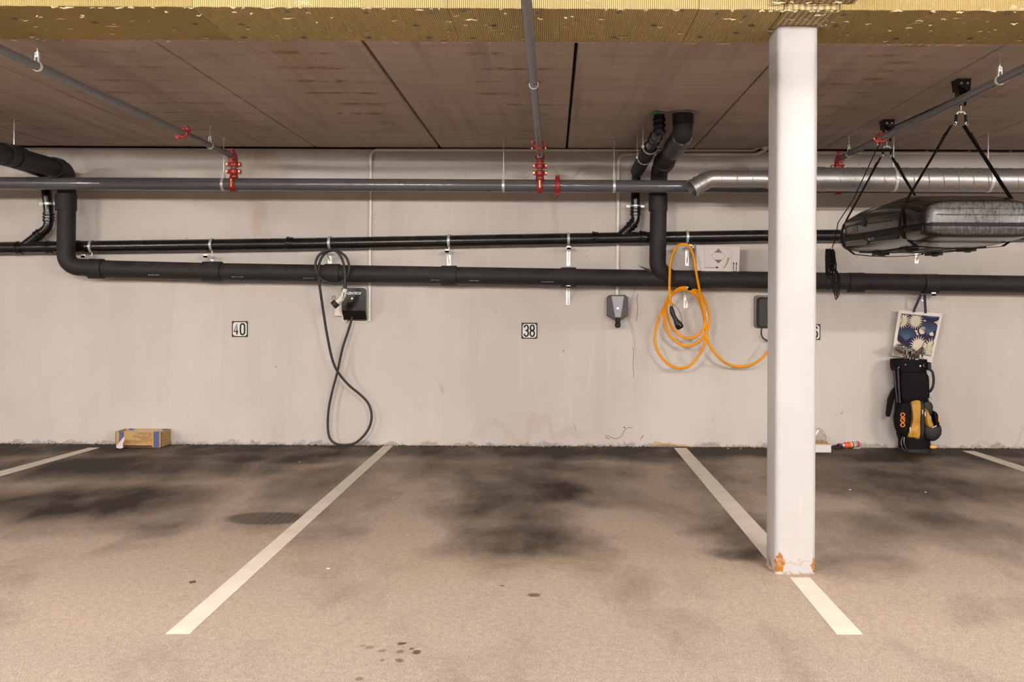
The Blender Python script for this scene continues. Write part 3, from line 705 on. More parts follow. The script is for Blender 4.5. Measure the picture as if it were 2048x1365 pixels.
# ------------------------------------------------------------------ insulated drain pipe (lower)
LD, LR = 8.6, .079
t = thing('insulated_pipe', (0, LD - D, 1.6), 'thick black foam insulated drain pipe running along the wall under the thin black pipe', 'pipe')
def Lw(px):
    pts = [(200, 538), (430, 543.5), (665, 548), (898, 551.5), (1137, 555), (1400, 561), (1520, 564), (1712, 565.5), (1850, 568), (2048, 572), (3400, 590)]
    for (a, ya), (b_, yb) in zip(pts, pts[1:]):
        if px <= b_: return ya + (yb - ya) * (px - a) / (b_ - a)
    return pts[-1][1]
VD = 8.54
path = [P(-700, 140, 4.6), P(0, 312, 6.95), P(104, 347, 8.2), P(133, 372, VD), P(131, 440, VD)]
b = MB(); run = fillet([P(-700, 130, 4.6), P(-60, 290, 6.7), P(134, 342, VD), P(132, 533, VD), P(205, 538, LD), P(430, 543.5, LD), P(3400, 590, LD)], .115, 9)
b.tube(run, LR, 28).done('insulation', M['rubber'], t)
def sleeve(c, axis, r=LR + .013, w=.12, m='rubber'):
    b = MB(); b.lathe([(LR - .002, -w / 2), (r, -w / 2), (r, w / 2), (LR - .002, w / 2)], c, axis, 28); return b.done('sleeve', M[m], t)
for px, w in ((193, .13), (425, .17), (665, .14), (898, .14), (1137, .14), (1388, .12), (1712, .14), (1860, .13)): sleeve(P(px, Lw(px), LD), X, w=w)
sleeve(P(132, 405, VD), Z, w=.15)
aL, eL = P(-60, 290, 6.7), P(134, 342, VD); axL = (eL - aL).normalized()
for f in (.33, .42, .86): sleeve(aL.lerp(eL, f), axL, w=.12)
for px in (315, 480, 622, 875, 950, 1095):                      # white part marks printed low on the front of the foam
    c = P(px, Lw(px), LD) + Vector((0, -math.cos(.62), -math.sin(.62))) * (LR + .0004); b = MB(); x = -.05
    while x < .05: w_ = random.uniform(.004, .014); b.box(c + X * x, (w_, .001, .0035)); x += w_ * .5 + .012
    b.done('printed_marking', M['paper'], t)
R1 = [P(1366, 205, 7.12), P(1366, 270, 7.12), P(1318, 340, VD), P(1315, 540, VD), P(1345, 558, LD), P(1420, 561, LD)]
R1[0] = Vector((R1[1].x, R1[1].y, CEIL + .02))
MB().tube(fillet(R1, .12, 8), .077, 28).done('riser_insulation', M['rubber'], t)
MB().tube([R1[0] - Z * .02, R1[1] + Z * .09], .083, 24).done('sleeve', M['tape'], t)
dv = (R1[2] - R1[1]); MB().vtube([R1[1] + dv * f for f in (.02, .1, .2, .32, .4)], [.080, .088, .085, .09, .082], 24).done('tape_wrap', M['tape'], t)
sleeve(P(1316, 405, VD), Z, r=.087, w=.16); sleeve(R1[1] + dv * .75, dv, w=.1)
b = MB(); b.lathe([(.07, 0), (.10, -.002), (.108, -.005), (.10, -.009), (.07, -.012)], (R1[0].x, R1[0].y, CEIL), Z, 24); b.done('ceiling_collar', M['debris'], t)
b = MB(); b.prism([P(1275, 531, 8.53), P(1304, 540, 8.50), P(1302, 546, 8.50)], (0, .004, 0)); b.done('loose_flap', M['rubber'], t)
rod = P(28, 290, 7.5); MB().tube([rod, (rod.x, rod.y, CEIL)], .005, 8).done('threaded_rod', M['zinc'], t)

# ------------------------------------------------------------------ wall brackets with clamps
def bracket(px, yclamp, ytop, ybot, clamp_r, d, label, swing=0., bolts=True):
    c = P(px, yclamp, d) if clamp_r else None
    t = thing('pipe_bracket', (P(px, ytop, D).x, -.001, P(px, ytop, D).z), label, 'pipe bracket', 'zinc pipe brackets on the wall')
    top = P(px, ytop, D); bot = P(px, ybot, D); zt, zb = top.z, bot.z; x = top.x + swing
    b = MB(); b.span((x - .018, -.006, zb), (x + .018, -.001, zt)); b.done('wall_plate', M['zinc'], t, smooth=False, bevel=.001)
    b = MB(); b.span((x - .02, d - D - .05, zt - .022), (x + .02, -.006, zt)); b.span((x - .02, d - D - .05, zt - .022), (x + .02, d - D - .046, zt + .012)); b.done('arm', M['zinc'], t, smooth=False, bevel=.002)
    b = MB(); q0, q1 = Vector((x, d - D, zt - .02)), Vector((x, -.006, zb + .03))
    b.sweep([q0, q1], [(-.014, -.002), (.014, -.002), (.014, .002), (-.014, .002)], X); b.done('brace', M['zinc'], t, smooth=False)
    if clamp_r:
        b = MB(); b.band(c, X, clamp_r, .024, .0035); b.box(c + Y * -(clamp_r + .008), (.022, .018, .008)); b.tube([c - Z * clamp_r, (c.x, c.y, zt)], .006, 8); b.done('clamp', M['clampzinc'], t)
    b = MB(); b.tube([(x, -.012, zb + .018), (x, -.005, zb + .018)], .008, 8); b.done('screw', M['steel'], t)
    return t
for px, yt, yb, lab in ((187, 513, 528, 'zinc bracket clamping the thin black pipe beside the left downpipe'), (427, 513, 532, 'zinc bracket clamping the thin black pipe above the number 40'),
                        (660, 506, 528, 'zinc bracket on which the black charging cable is looped'), (898, 503, 534, 'zinc bracket on the thin black pipe midway between the two wall chargers'),
                        (1137, 497, 533, 'zinc bracket above the insulated pipe, right of the number 38'), (1374, 494, 532, 'zinc bracket behind the upper orange cable loop'),
                        (1833, 492, 527, 'zinc bracket showing just below the hanging roof box')):
    yc = 497 - .0167 * px if px > 580 else 496 - .0145 * px
    bracket(px - (3 if px < 600 else 0), yc, yt, yb, UR + .002, UD, lab)
for px, yt, yb, lab in ((1136, 573, 610, 'zinc bracket under the insulated pipe, right of the number 38'), (1371, 577, 616, 'zinc bracket under the insulated pipe inside the orange cable coil'),
                        (1846, 588, 603, 'zinc bracket under the insulated pipe carrying the patterned tote bag')):
    bracket(px, 0, yt, yb, 0, LD, lab)

# ------------------------------------------------------------------ ventilation duct
DD_, DZ = 7.9, P(1850, 360, 7.9).z
x0 = P(1400, 361, DD_).x; xr = P(1532, 361, DD_).x; xb = P(1546, 361, DD_).x; xe = 8.
t = thing('ventilation_duct', (2.5, DD_ - D, DZ), 'galvanised spiral ventilation duct in front of the main pipe, ending left of the column', 'duct')
sr, br = .0725, .101
el = fillet([(xr + .01, DD_ - D, DZ), (P(1418, 361, DD_).x, DD_ - D, DZ), P(1383, 378, DD_ - .03)], .14, 10)
b = MB(); b.tube(el, sr, 32, caps=False)
def helix(b, xa, xz, r, pitch, rr=.0038):
    n = int((xz - xa) / pitch * 36); b.tube([(xa + (xz - xa) * k / n, DD_ - D + r * math.cos(2 * PI * k / 36), DZ + r * math.sin(2 * PI * k / 36)) for k in range(n + 1)], rr, 5)
helix(b, el[-2 if False else 8].x if False else P(1425, 361, DD_).x, xr, sr + .0005, .13); b.done('small_duct', M['duct'], t)
b = MB(); v = (el[-1] - el[-2]).normalized(); b.band(el[-1] - v * .012, v, sr - .002, .02, .008); b.band(el[-1] - v * .065, v, sr - .001, .008, .006); b.band(el[-1] - v * .125, v, sr - .001, .008, .006); b.done('end_ring', M['duct'], t)
b = MB(); b.lathe([(sr, 0), (sr + .004, 0), (br + .004, xb - xr + .02), (br + .004, xb - xr + .1), (br, xb - xr + .1)], (xr, DD_ - D, DZ), X, 36); b.done('reducer', M['duct'], t)
b = MB(); b.tube([(xb + .05, DD_ - D, DZ), (xe, DD_ - D, DZ)], br, 40); helix(b, xb + .1, xe, br + .0005, .125); b.done('large_duct', M['duct'], t)
b = MB()
for px in (1640,): b.band((P(px, 360, DD_).x + .02, DD_ - D, DZ), X, br + .001, .03, .004)
b.done('joint_band', M['duct'], t)
for px, lab in ((1787, 'strap hanger of the ventilation duct behind the left hoist straps'), (1976, 'strap hanger of the ventilation duct behind the right hoist strap')):
    c = Vector((P(px, 360, DD_).x, DD_ - D, DZ)); h_ = thing('duct_hanger', (c.x, c.y, CEIL), lab, 'pipe hanger', 'strap hangers of the duct')
    MB().band(c, X, br + .002, .025, .002).done('strap', M['zinc'], h_)
    MB().tube([c + Z * br, (c.x, c.y, CEIL)], .0045, 8).done('threaded_rod', M['zinc'], h_)
    MB().box(c - Y * (br + .006) , (.03, .012, .02)).done('lug', M['zinc'], h_, bevel=.002)

# ------------------------------------------------------------------ cream conduits
CD = 8.78
def conduit(label, paths, clips, r=.0125):
    a = paths[0][0]; t = thing('cable_conduit', a, label, 'conduit', 'cream cable conduits on the wall')
    for p in paths: MB().tube(fillet(p, .06, 6), r, 12).done('conduit_run', M['cream'], t)
    for c, ax in clips: MB().band(c, ax, r, .015, .004).done('clip', M['cream'], t)
    return t
conduit('cream conduit from the left charger up the wall and along the ceiling edge', [[P(739, 643, CD), P(739.5, 560, CD), P(742, 300, CD), P(1510, 301, CD), P(1526, 287, CD - .12), Vector((P(1530, 287, CD - .16).x, -.18, CEIL - .03))]],
        [(P(741, 330, CD), Z), (P(740, 440, CD), Z), (P(960, 301, CD), X), (P(1180, 301, CD), X)])
conduit('cream conduit from the small charger up the wall behind the black risers', [[P(1234.5, 592, CD), P(1237.5, 309, CD), P(1512, 309, CD), P(1560, 285, CD - .06), P(1600, 285, CD - .06)]], [(P(1237, 400, CD), Z), (P(1235.5, 520, CD), Z), (P(1234.5, 578, CD), Z)], r=.0145)
conduit('cream conduit along the ceiling edge right of the column', [[P(1560, 305, CD), P(1640, 305, CD), P(2500, 309, CD)]], [(P(px, 305.5, CD), X) for px in (1683, 1853, 1938, 2020)], r=.0155)
b = MB(); b.box(Vector((P(1531, 287, 8.66).x, -.2, CEIL - .012)), (.09, .07, .022)); tag(b.done('junction_box', M['cream'], bevel=.003), 'flat cream junction box on the ceiling at the left side of the column', 'junction box')

# ------------------------------------------------------------------ number signs
DIG = {'4': [[(.78, .28), (.02, .28), (.56, 1.), (.56, .0)]], '0': [[(.5, 1), (.78, .93), (.9, .75), (.9, .25), (.78, .07), (.5, 0), (.22, .07), (.1, .25), (.1, .75), (.22, .93), (.5, 1)]],
       '3': [[(.12, .78), (.2, .94), (.5, 1), (.78, .92), (.85, .74), (.75, .57), (.42, .52), (.75, .47), (.88, .26), (.78, .07), (.5, 0), (.2, .07), (.1, .24)]],
       '8': [[(.5, .52), (.2, .6), (.14, .78), (.24, .95), (.5, 1), (.76, .95), (.86, .78), (.8, .6), (.5, .52), (.18, .42), (.1, .24), (.22, .05), (.5, 0), (.78, .05), (.9, .24), (.82, .42), (.5, .52)]],
       '6': [[(.84, .8), (.76, .94), (.5, 1), (.2, .9), (.1, .6), (.1, .25), (.24, .05), (.5, 0), (.78, .05), (.9, .25), (.88, .42), (.7, .55), (.4, .53), (.14, .38)]]}
def sign(px, py, num, lab):
    c = P(px, py, D - .004); c.y = -.001; s = .0755
    t = thing('number_plate', c, lab, 'number sign', 'bay number plates on the wall')
    MB().span((c.x - s, -.0045, c.z - s), (c.x + s, -.001, c.z + s)).done('frame', M['ink'], t, smooth=False, bevel=.001)
    q, k = s * .87, .014; pts = [(-q + k, -q), (q - k, -q), (q - k * .6, -q + k * .6), (q, -q + k), (q, q - k), (q - k * .6, q - k * .6), (q - k, q), (-q + k, q), (-q + k * .6, q - k * .6), (-q, q - k), (-q, -q + k), (-q + k * .6, -q + k * .6)]
    MB().prism([(c.x + a, -.0055, c.z + b_) for a, b_ in pts], (0, .001, 0)).done('enamel_face', M['enamel'], t, smooth=False)
    for i, ch in enumerate(num):
        b = MB()
        for st in DIG[ch]:
            pts = [Vector((c.x - .054 + i * .056 + x * .048, -.0062, c.z - .052 + z * .104)) for x, z in st]
            if ch != '4': pts = spline(pts, 4)
            b.ribbon(pts, .0145, .0012, -Y)
        b.done('digit', M['ink'], t, smooth=False)
    for sx in (-1, 1):
        for sz in (-1, 1): MB().tube([(c.x + sx * s * .87, -.0075, c.z + sz * s * .87), (c.x + sx * s * .87, -.004, c.z + sz * s * .87)], .0035, 8).done('screw', M['steel'], t)
sign(479.7, 658.7, '40', 'square white number plate 40 on the wall left of the black looped cable')
sign(1059, 662, '38', 'square white number plate 38 on the wall between the two cable chargers')
sign(1625, 664.5, '36', 'square white number plate mostly hidden behind the white column')

# ------------------------------------------------------------------ left charger, with its cable looped on the bracket
c0 = P(708, 606, D)
t = thing('wall_charger', (c0.x, -.001, c0.z), 'black wallbox car charger with white lettering and white side plate', 'car charger')
def wp(px, py, y): q = P(px, py, D + y); return Vector((q.x, y, q.z))
def rrect(x0, x1, z0, z1, r, n=5, rs=(1, 1, 1, 1)):
    out = []
    for k, (sx, sz, cx_, cz_) in enumerate(((1, 1, x1, z1), (-1, 1, x0, z1), (-1, -1, x0, z0), (1, -1, x1, z0))):
        rr = r * rs[k]; a0 = k * PI / 2
        for i in range(n + 1):
            a = a0 + PI / 2 * i / n; out.append((cx_ - sx * rr + rr * math.cos(a), cz_ - sz * rr + rr * math.sin(a)))
    return out
A, B_ = wp(684, 576, -.1), wp(731.5, 622, -.1); A2, B2 = wp(686, 575, 0), wp(737, 643, 0)
MB().prism([(x, -.045, z) for x, z in rrect(A2.x, B2.x, B2.z + .01, A2.z + .004, .03, rs=(1.3, .4, .4, .3))], (0, .044, 0)).done('white_back_plate', M['white'], t)
b = MB(); o = rrect(A.x, B_.x, B_.z, A.z, .03, rs=(1, .15, .1, .1))
b.prism([(x, -.11, z) for x, z in o], (0, .066, 0))
lo = wp(731.5, 640, -.05); b.rings([[Vector((A.x, -.11, B_.z)), Vector((B_.x, -.11, B_.z)), Vector((B_.x, -.044, B_.z)), Vector((A.x, -.044, B_.z))],
                                   [Vector((A.x + .012, -.075, lo.z)), Vector((B_.x + .004, -.075, lo.z)), Vector((B_.x + .004, -.044, lo.z)), Vector((A.x + .012, -.044, lo.z))]])
b.done('black_cover', M['gloss_black'], t, bevel=.002)
text('lettering', 'CENTECH', .034, ((A.x + B_.x) / 2 - .0, -.1112, A.z - .052), X, Z, M['enamel'], t, .84, .25, .0008, .0012)
MB().tube([(c0.x + .005, -.113, A.z - .10), (c0.x + .005, -.109, A.z - .10)], .008, 14).done('status_light', M['ledg'], t)
s0, s1 = wp(671, 611, 0), wp(686, 632.5, 0); b = MB(); b.span((s0.x, -.045, s1.z), (s1.x, -.001, s0.z)); b.done('side_socket', M['white'], t, smooth=False, bevel=.004)
b = MB(); b.tube(spline([wp(684, 630, -.03), wp(684, 640, -.03), wp(690, 644, -.03), wp(694.5, 640, -.03), wp(695.5, 632, -.04)]), .0055, 8)
b.tube(spline([wp(696, 632, -.045), wp(700, 639, -.03), wp(706, 643, -.025), wp(720, 644.5, -.02), wp(733, 644, -.02), wp(739, 638, -.02)]), .006, 8); b.done('white_lead', M['cream'], t)

def dep(py, px=0): return 8.47 if py < 575 else 8.47 + (8.72 - 8.47) * min(1, (py - 575) / 300)
cab = [(704.8, 634), (697, 660.6), (684.5, 699), (674.8, 744.5), (664.5, 783), (657.4, 819), (655.5, 854), (659.7, 877), (672.6, 888.3), (693.5, 890.5), (713, 885), (733.9, 864), (743, 838), (738.7, 812), (724, 793),
       (696.8, 770), (675.8, 744.5), (664.5, 718.7), (654.8, 673.5), (646.8, 625), (638.7, 567), (637, 540), (642, 518), (655, 504), (672, 502), (690, 512), (698, 532), (695, 552), (682, 565), (664, 567), (645, 560), (634, 545),
       (631, 528), (637, 512), (650, 503), (664, 500), (677, 507), (686, 524), (690, 545), (690, 573)]
pts = []
for i, (x, y) in enumerate(cab):
    d = dep(y)
    if i < 4: d = 8.69 + .005 * i
    elif i < 14: d = 8.70 + .0 * i
    elif i < 20: d = 8.70 - (i - 14) * .035
    elif i > 30: d = 8.44
    pts.append(P(x, y, d))
t = thing('charging_cable', pts[9], 'black charging cable hanging in a figure eight with a white plug', 'cable')
for p in pts: p.z = max(p.z, .0135)
MB().tube(spline(pts, 6), .0118, 12).done('cable', M['cable'], t)
pd = 8.42
MB().vtube([P(690, 572, pd), P(690, 576, pd), P(690, 578.5, pd)], [.016, .019, .02], 14).done('strain_relief', M['black'], t)
g = spline([P(690, 578, pd), P(688.5, 586, pd), P(685, 595, pd - .005), P(678, 602, pd - .005), P(673, 605.5, pd)], 4)
MB().tube(g, .022, 16, scale=[.95 + .45 * (k / (len(g) - 1)) ** 1.5 for k in range(len(g))]).done('plug_body', M['white'], t)
g2 = [P(674.5, 604.5, pd), P(671, 608, pd), P(666.5, 611.5, pd)]; MB().vtube(g2, [.034, .036, .036], 18).done('plug_cap', M['black'], t)
b = MB(); b.tube(spline([P(673, 599, pd - .03), P(670, 597, pd - .03), P(670, 593, pd - .03), P(666, 593, pd - .03), P(665, 597, pd - .03), P(667, 601, pd - .03), P(670, 602, pd - .03)], 4), .0028, 6)
b.tube([P(688, 585, pd - .026), P(687, 593, pd - .026)], .0035, 6); b.band(P(686.5, 596, pd - .029), Y, .009, .004, .003); b.done('black_trim', M['black'], t)

# ------------------------------------------------------------------ middle charger
c0 = P(1235, 617, D)
t = thing('wall_charger', (c0.x, -.001, c0.z), 'small dark pentagonal wall charger with a silver centre and a glowing light', 'car charger')
out = [(1220, 591.5), (1250.5, 591.5), (1255.5, 596), (1255.5, 631.5), (1240, 641.5), (1231, 641.5), (1215, 631.5), (1215, 596)]
q = [wp(x, y, -.10) for x, y in out]; q2 = [Vector((c0.x + (p.x - c0.x) * 1.03, -.002, c0.z + (p.z - c0.z) * 1.03)) for p in q]
b = MB(); mid_ = [Vector((c0.x + (p.x - c0.x) * 1.05, -.06, c0.z + (p.z - c0.z) * 1.05)) for p in q]; b.rings([q2, mid_, q]); b.done('casing', M['anthracite'], t, bevel=.003)
b = MB(); q = [wp(x, y, -.105) for x, y in ((1223, 592.5), (1248, 592.5), (1241.5, 635), (1230.5, 635))]; b.prism(q, (0, .006, 0)); b.done('silver_panel', M['silver'], t, smooth=False, bevel=.0015)
MB().tube([wp(1235.6, 617, -.107), wp(1235.6, 617, -.103)], .008, 16).done('status_light', M['led'], t)
b = MB(); a_ = wp(1235.5, 636, -.09); e_ = wp(1235.5, 646, -.09); b.tube([a_, e_], .024, 18); b.done('cable_neck', M['gloss_black'], t)
b = MB(); b.ball(wp(1235.5, 650.5, -.09), .029, 18); b.done('socket_cap', M['black'], t)

# ------------------------------------------------------------------ right charger (half behind the column)
c0 = P(1540, 624, D)
t = thing('wall_charger', (c0.x, -.001, c0.z), 'dark rectangular wall charger half hidden behind the white column', 'car charger')
a_, e_ = wp(1509, 591, -.03), wp(1571, 656.5, -.03)
MB().prism([(x, -.035, z) for x, z in rrect(a_.x, e_.x, e_.z, a_.z, .032)], (0, .034, 0)).done('back_plate', M['brownplate'], t, bevel=.004)
a_, e_ = wp(1516, 595, -.09), wp(1566, 655, -.09)
b = MB(); o = rrect(a_.x, e_.x, e_.z, a_.z, .03); o2 = rrect(a_.x + .012, e_.x - .012, e_.z + .006, a_.z - .012, .025); b.rings([[Vector((x, -.035, z)) for x, z in o], [Vector((x, -.075, z)) for x, z in o], [Vector((x, -.09, z)) for x, z in o2]])
b.done('cover', M['black'], t, bevel=.002)
q = wp(1534, 611, -.092); MB().box(q, (.014, .012, .07)).done('handle_recess', M['anthracite'], t, bevel=.004)
MB().tube(spline([wp(1523.5, 655, -.06), wp(1522.5, 666, -.06), wp(1525, 675, -.06), wp(1533, 681, -.06), wp(1545, 683, -.06), wp(1556, 678, -.06), wp(1560, 668, -.06), wp(1560, 655, -.06)], 5), .0075, 10).done('lead', M['black'], t)
MB().box(wp(1523, 672.5, -.06), (.03, .006, .007), Matrix.Rotation(-.25, 3, 'Y')).done('cable_tie', M['white'], t)

# ------------------------------------------------------------------ orange charging cable
oc = [(1342.4, 613), (1340, 597), (1339, 575), (1339.4, 552), (1341.5, 523), (1352, 496), (1366, 488.6), (1380, 495.4), (1388, 517), (1392.3, 544.6), (1400, 586), (1406.4, 615.7), (1411, 643.5), (1412, 671), (1407, 693.6),
      (1393.4, 717.7), (1376.7, 732.6), (1358, 736.5), (1337.7, 729.8), (1319, 708.5), (1310, 686), (1310.8, 664), (1317.3, 638), (1328.5, 613.8), (1339.6, 595.3), (1352.6, 580.4), (1367.4, 574.5), (1384, 576.7), (1399, 586),
      (1410, 602.7), (1417.5, 623), (1419, 641.6), (1414.7, 660), (1402.7, 678.8), (1384, 691), (1365.6, 691), (1347, 678.8), (1334, 660), (1328, 638), (1329.4, 615.7), (1337.7, 595), (1350.7, 582), (1367, 577.5), (1384, 580.4),
      (1395, 593.4), (1404.5, 619), (1409, 640), (1406.4, 660), (1391.5, 673), (1376.7, 677), (1360, 671), (1343, 654.6), (1335, 634), (1333, 615.7), (1340, 596), (1354, 583), (1372, 580), (1388, 588), (1399, 604), (1410, 640),
      (1413, 671), (1421, 693.6), (1439.8, 717.7), (1458, 729.8), (1480.6, 734), (1503, 729.8), (1523, 717.7), (1536, 703), (1548, 684), (1556, 664), (1560, 652)]
pts = []
for i, (x, y) in enumerate(oc):
    d = 8.44 if 0 < i < 10 else 8.60 + .012 * math.sin(i * .9)
    if i == 0: d = 8.46
    if i in (10, 11): d = 8.47 + .04 * (i - 9)
    if 24 <= i <= 28 or 40 <= i <= 44 or 54 <= i <= 57: d = 8.57 + (.012 if i > 35 else 0) + (.012 if i > 50 else 0)
    if i > 62: d = 8.66
    if i > 68: d = 8.72
    pts.append(P(x, y, d))
t = thing('charging_cable', pts[17], 'bright orange charging cable coiled on a bracket with a black plug', 'cable')
MB().tube(spline(pts, 6), .0118, 12).done('cable', M['orange'], t)
pd = 8.46; g = spline([P(1342.4, 611, pd), P(1343, 618, pd), P(1346, 629, pd), P(1350.5, 638, pd), P(1354, 645, pd), P(1358, 651, pd)], 3)
n_ = len(g); MB().vtube(g, [(.011, .013, .015, .018, .021, .023, .022, .020, .020, .021, .023, .026, .03, .033, .036, .036)[min(15, int(k * 16 / n_))] for k in range(n_)], 16).done('plug_handle', M['black'], t)
v = (P(1362, 657, pd) - P(1355, 647, pd)).normalized(); MB().vtube([P(1356, 649, pd), P(1360, 655, pd) , P(1361.5, 657.5, pd)], [.036, .037, .028], 18).done('plug_head', M['gloss_black'], t)
MB().tube(spline([P(1340, 609, pd - .012), P(1346, 608.5, pd - .014), P(1354, 616, pd - .01), P(1361, 630, pd), P(1364, 645, pd), P(1362, 652, pd - .02)], 5), .0022, 6).done('cap_lanyard', M['black'], t)
MB().band(P(1342, 609, pd), Z, .0125, .02, .002).done('yellow_band', M['yellow'], t)

# ------------------------------------------------------------------ white box resting on the insulated pipe
q = [P(1392.5, 491, 8.575), P(1480, 494, 8.575), P(1478, 546.5, 8.575), P(1393.5, 543.5, 8.575)]
t = thing('white_carton', (q[0] + q[2]) / 2, 'flat white carton with diamond print lying on the insulated pipe against the wall', 'box')
e = .12; MB().prism(q, (0, e, 0)).done('carton', M['paper'], t, smooth=False, bevel=.002)
def wb(u, v, off=.0012): return q[3].lerp(q[2], u).lerp(q[0].lerp(q[1], u), v) - Y * off
b = MB(); d_ = [(.33, .62), (.5, .9), (.67, .62), (.5, .345)]
b.ribbon([wb(.505 + (x - .5) * 1.0, y) for x, y in [(.33, .62), (.505, .9), (.675, .62), (.505, .345)]], .0025, .0008, -Y, closed=True)
b.prism([wb(.41, .75), (wb(.505, .9)), wb(.59, .75)], (0, -.0006, 0)); b.prism([wb(.41, .48), wb(.505, .345), wb(.59, .48)], (0, -.0006, 0)); b.done('diamond_print', M['greyink'], t, smooth=False)
b = MB()
for u in (.865, .93): b.ribbon([wb(u, .09), wb(u, .36)], .006, .0008, -Y); b.prism([wb(u - .02, .34), wb(u + .02, .34), wb(u, .42)], (0, -.0008, 0))
b.ribbon([wb(.84, .06), wb(.955, .06)], .004, .0008, -Y); b.done('arrow_print', M['ink'], t, smooth=False)
b = MB(); b.ribbon([wb(.18, .17), wb(.52, .165)], .004, .0008, -Y); b.prism([wb(.44, .17), wb(.455, .215), wb(.49, .22), wb(.51, .17)], (0, -.0008, 0)); b.done('torn_hole', M['ink'], t, smooth=False)
b = MB(); b.ribbon([wb(.19, .17), wb(.19, .9), wb(.80, .9), wb(.82, .17)], .0012, .0006, -Y); b.done('slot_outline', M['greyink'], t, smooth=False)
b = MB(); b.prism([wb(.58, .16), wb(.64, .19), wb(.70, .38), (wb(.72, .56)), wb(.78, .58), wb(.76, .53), wb(.73, .36), wb(.655, .17)], (0, -.0008, 0)); b.done('torn_strip', M['card'], t, smooth=False)
text('small_print', 'fragile', .018, wb(.49, .27), X, Z, M['greyink'], t, 1.1) if False else None

# ------------------------------------------------------------------ cardboard box with crumpled paper
fl, fr = F(232.5, 895.5), F(322.5, 896.5); bx0, bx1, y0, y1, hh = fl.x, fr.x, fr.y, -.012, .150
t = thing('cardboard_box', ((bx0 + bx1) / 2, (y0 + y1) / 2, 0), 'open brown cardboard box with blue stripes on the floor by the wall', 'box')
b = MB(); w = .004
b.span((bx0, y0, .001), (bx1, y0 + w, hh)); b.span((bx0, y1 - w, .001), (bx1, y1, hh)); b.span((bx0, y0, .001), (bx0 + w, y1, hh)); b.span((bx1 - w, y0, .001), (bx1, y1, hh)); b.span((bx0, y0, .001), (bx1, y1, .006))
b.done('carton', M['card'], t, smooth=False)
MB().span((bx0 + .012, y0 + .012, .08), (bx1 - .012, y1 - .012, .135)).done('contents', M['paper'], t, smooth=False, bevel=.006)
for u0, u1 in ((.08, .185), (.83, .955)):
    b = MB(); xa, xb_ = bx0 + (bx1 - bx0) * u0, bx0 + (bx1 - bx0) * u1
    b.span((xa, y0 - .001, .001), (xb_, y0 - .0001, hh)); b.span((xa, y0 - .001, hh), (xb_, y0 + w + .001, hh + .001)); b.done('blue_stripe', M['bluetape'], t, smooth=False); b = MB(); b.span((xa, y1 - w - .001, hh - .0), (xb_, y1, hh + .001)); b.span((xa, y1 - w - .001, .05), (xb_, y1 - w - .0001, hh)); b.done('blue_stripe', M['bluetape'], t, smooth=False)
b = MB(); x0_, x1_ = bx0 + (bx1 - bx0) * .20, bx0 + (bx1 - bx0) * .80
for i, (a_, e_) in enumerate([(.46, 1), (.50, .98), (.86, 1), (.28, 1), (.34, .98), (.50, .94), (.58, 1), (0, .97), (.03, .9), (0, .6)]):
    z = hh - .016 - i * .0098; x = x0_ + (x1_ - x0_) * a_
    while x < x0_ + (x1_ - x0_) * e_ - .01:
        l_ = random.uniform(.008, .028); l_ = min(l_, x1_ - x); b.span((x, y0 - .0008, z), (x + l_, y0 - .0001, z + .0038)); x += l_ + .004
for k in range(12):
    yy = y0 + .02 + (k % 3) * .05; zz = .03 + (k // 3) * .03; b.span((bx1 + .0001, yy, zz), (bx1 + .0008, yy + .036, zz + .004))
b.done('printed_text', M['cardink'], t, smooth=False)
b = MB(); b.span((x0_, y0 - .0008, .010), (x1_, y0 - .0001, .022)); b.done('printed_bar', M['ink'], t, smooth=False)
def crumple(name, pts, label, cat, m='paper', th=.004):
    b = MB(); V = [b.bm.verts.new(p) for p in pts]; c = sum((Vector(p) for p in pts), Vector()) / len(pts); cc = b.bm.verts.new(c + Vector((0, -.02, .006)))
    for i in range(len(V)): b.face([V[i], V[(i + 1) % len(V)], cc])
    c2 = b.bm.verts.new(c + Vector((0, .012, 0)))
    for i in range(len(V)): b.face([V[(i + 1) % len(V)], V[i], c2])
    return tag(b.done(name, M[m], smooth=False), label, cat)
def ff(px, py, dd=8.55): return P(px, py, dd)
pd = 8.50; g = [ff(248, 874, pd + .035), ff(249, 880, pd + .02), ff(246, 888, pd), ff(246, 896.5, pd - .02), ff(240, 898, pd - .035), ff(233, 896.5, pd - .01), ff(232, 893, pd + .03), ff(238, 886, pd + .02), ff(243, 879, pd + .03)]
for p in g: p.z = max(p.z, .003)
crumple('crumpled_paper', g, 'crumpled piece of white paper leaning on the front of the cardboard box', 'paper')

# ------------------------------------------------------------------ things on the floor right of the column
q0, q1 = F(1600, 906), F(1662.5, 906); zt = .085
t = thing('white_carton', ((q0.x + q1.x) / 2, q1.y + .1, 0), 'white carton on the floor behind the column with clear plastic on top', 'box')
MB().span((q0.x, q1.y, .001), (q1.x, -.03, .072)).done('carton', M['paper'], t, smooth=False, bevel=.003)
MB().span((q0.x + .01, q1.y + .006, .073), (q1.x - .02, -.05, .083)).done('brown_paper', M['card'], t, smooth=False)
b = MB(); R_ = []
for i, (z, k) in enumerate(((.074, 1.), (.10, .9), (.13, .95), (.165, .75), (.195, .5), (.21, .2))):
    R_.append([Vector((q1.x - .10 + .095 * k * math.cos(a * PI / 9) * random.uniform(.75, 1.1), q1.y + .11 + .08 * k * math.sin(a * PI / 9) * random.uniform(.75, 1.1), z + random.uniform(-.012, .012))) for a in range(18)])
for p in R_[0]: p.z = .0745
b.rings(R_).done('plastic_film', M['film'], t, smooth=False)
pts = [F(x, y) for x, y in ((1660, 899), (1668, 896), (1676, 899), (1683, 898), (1676, 894.5), (1668, 896.5), (1674, 899.5), (1681, 895))]
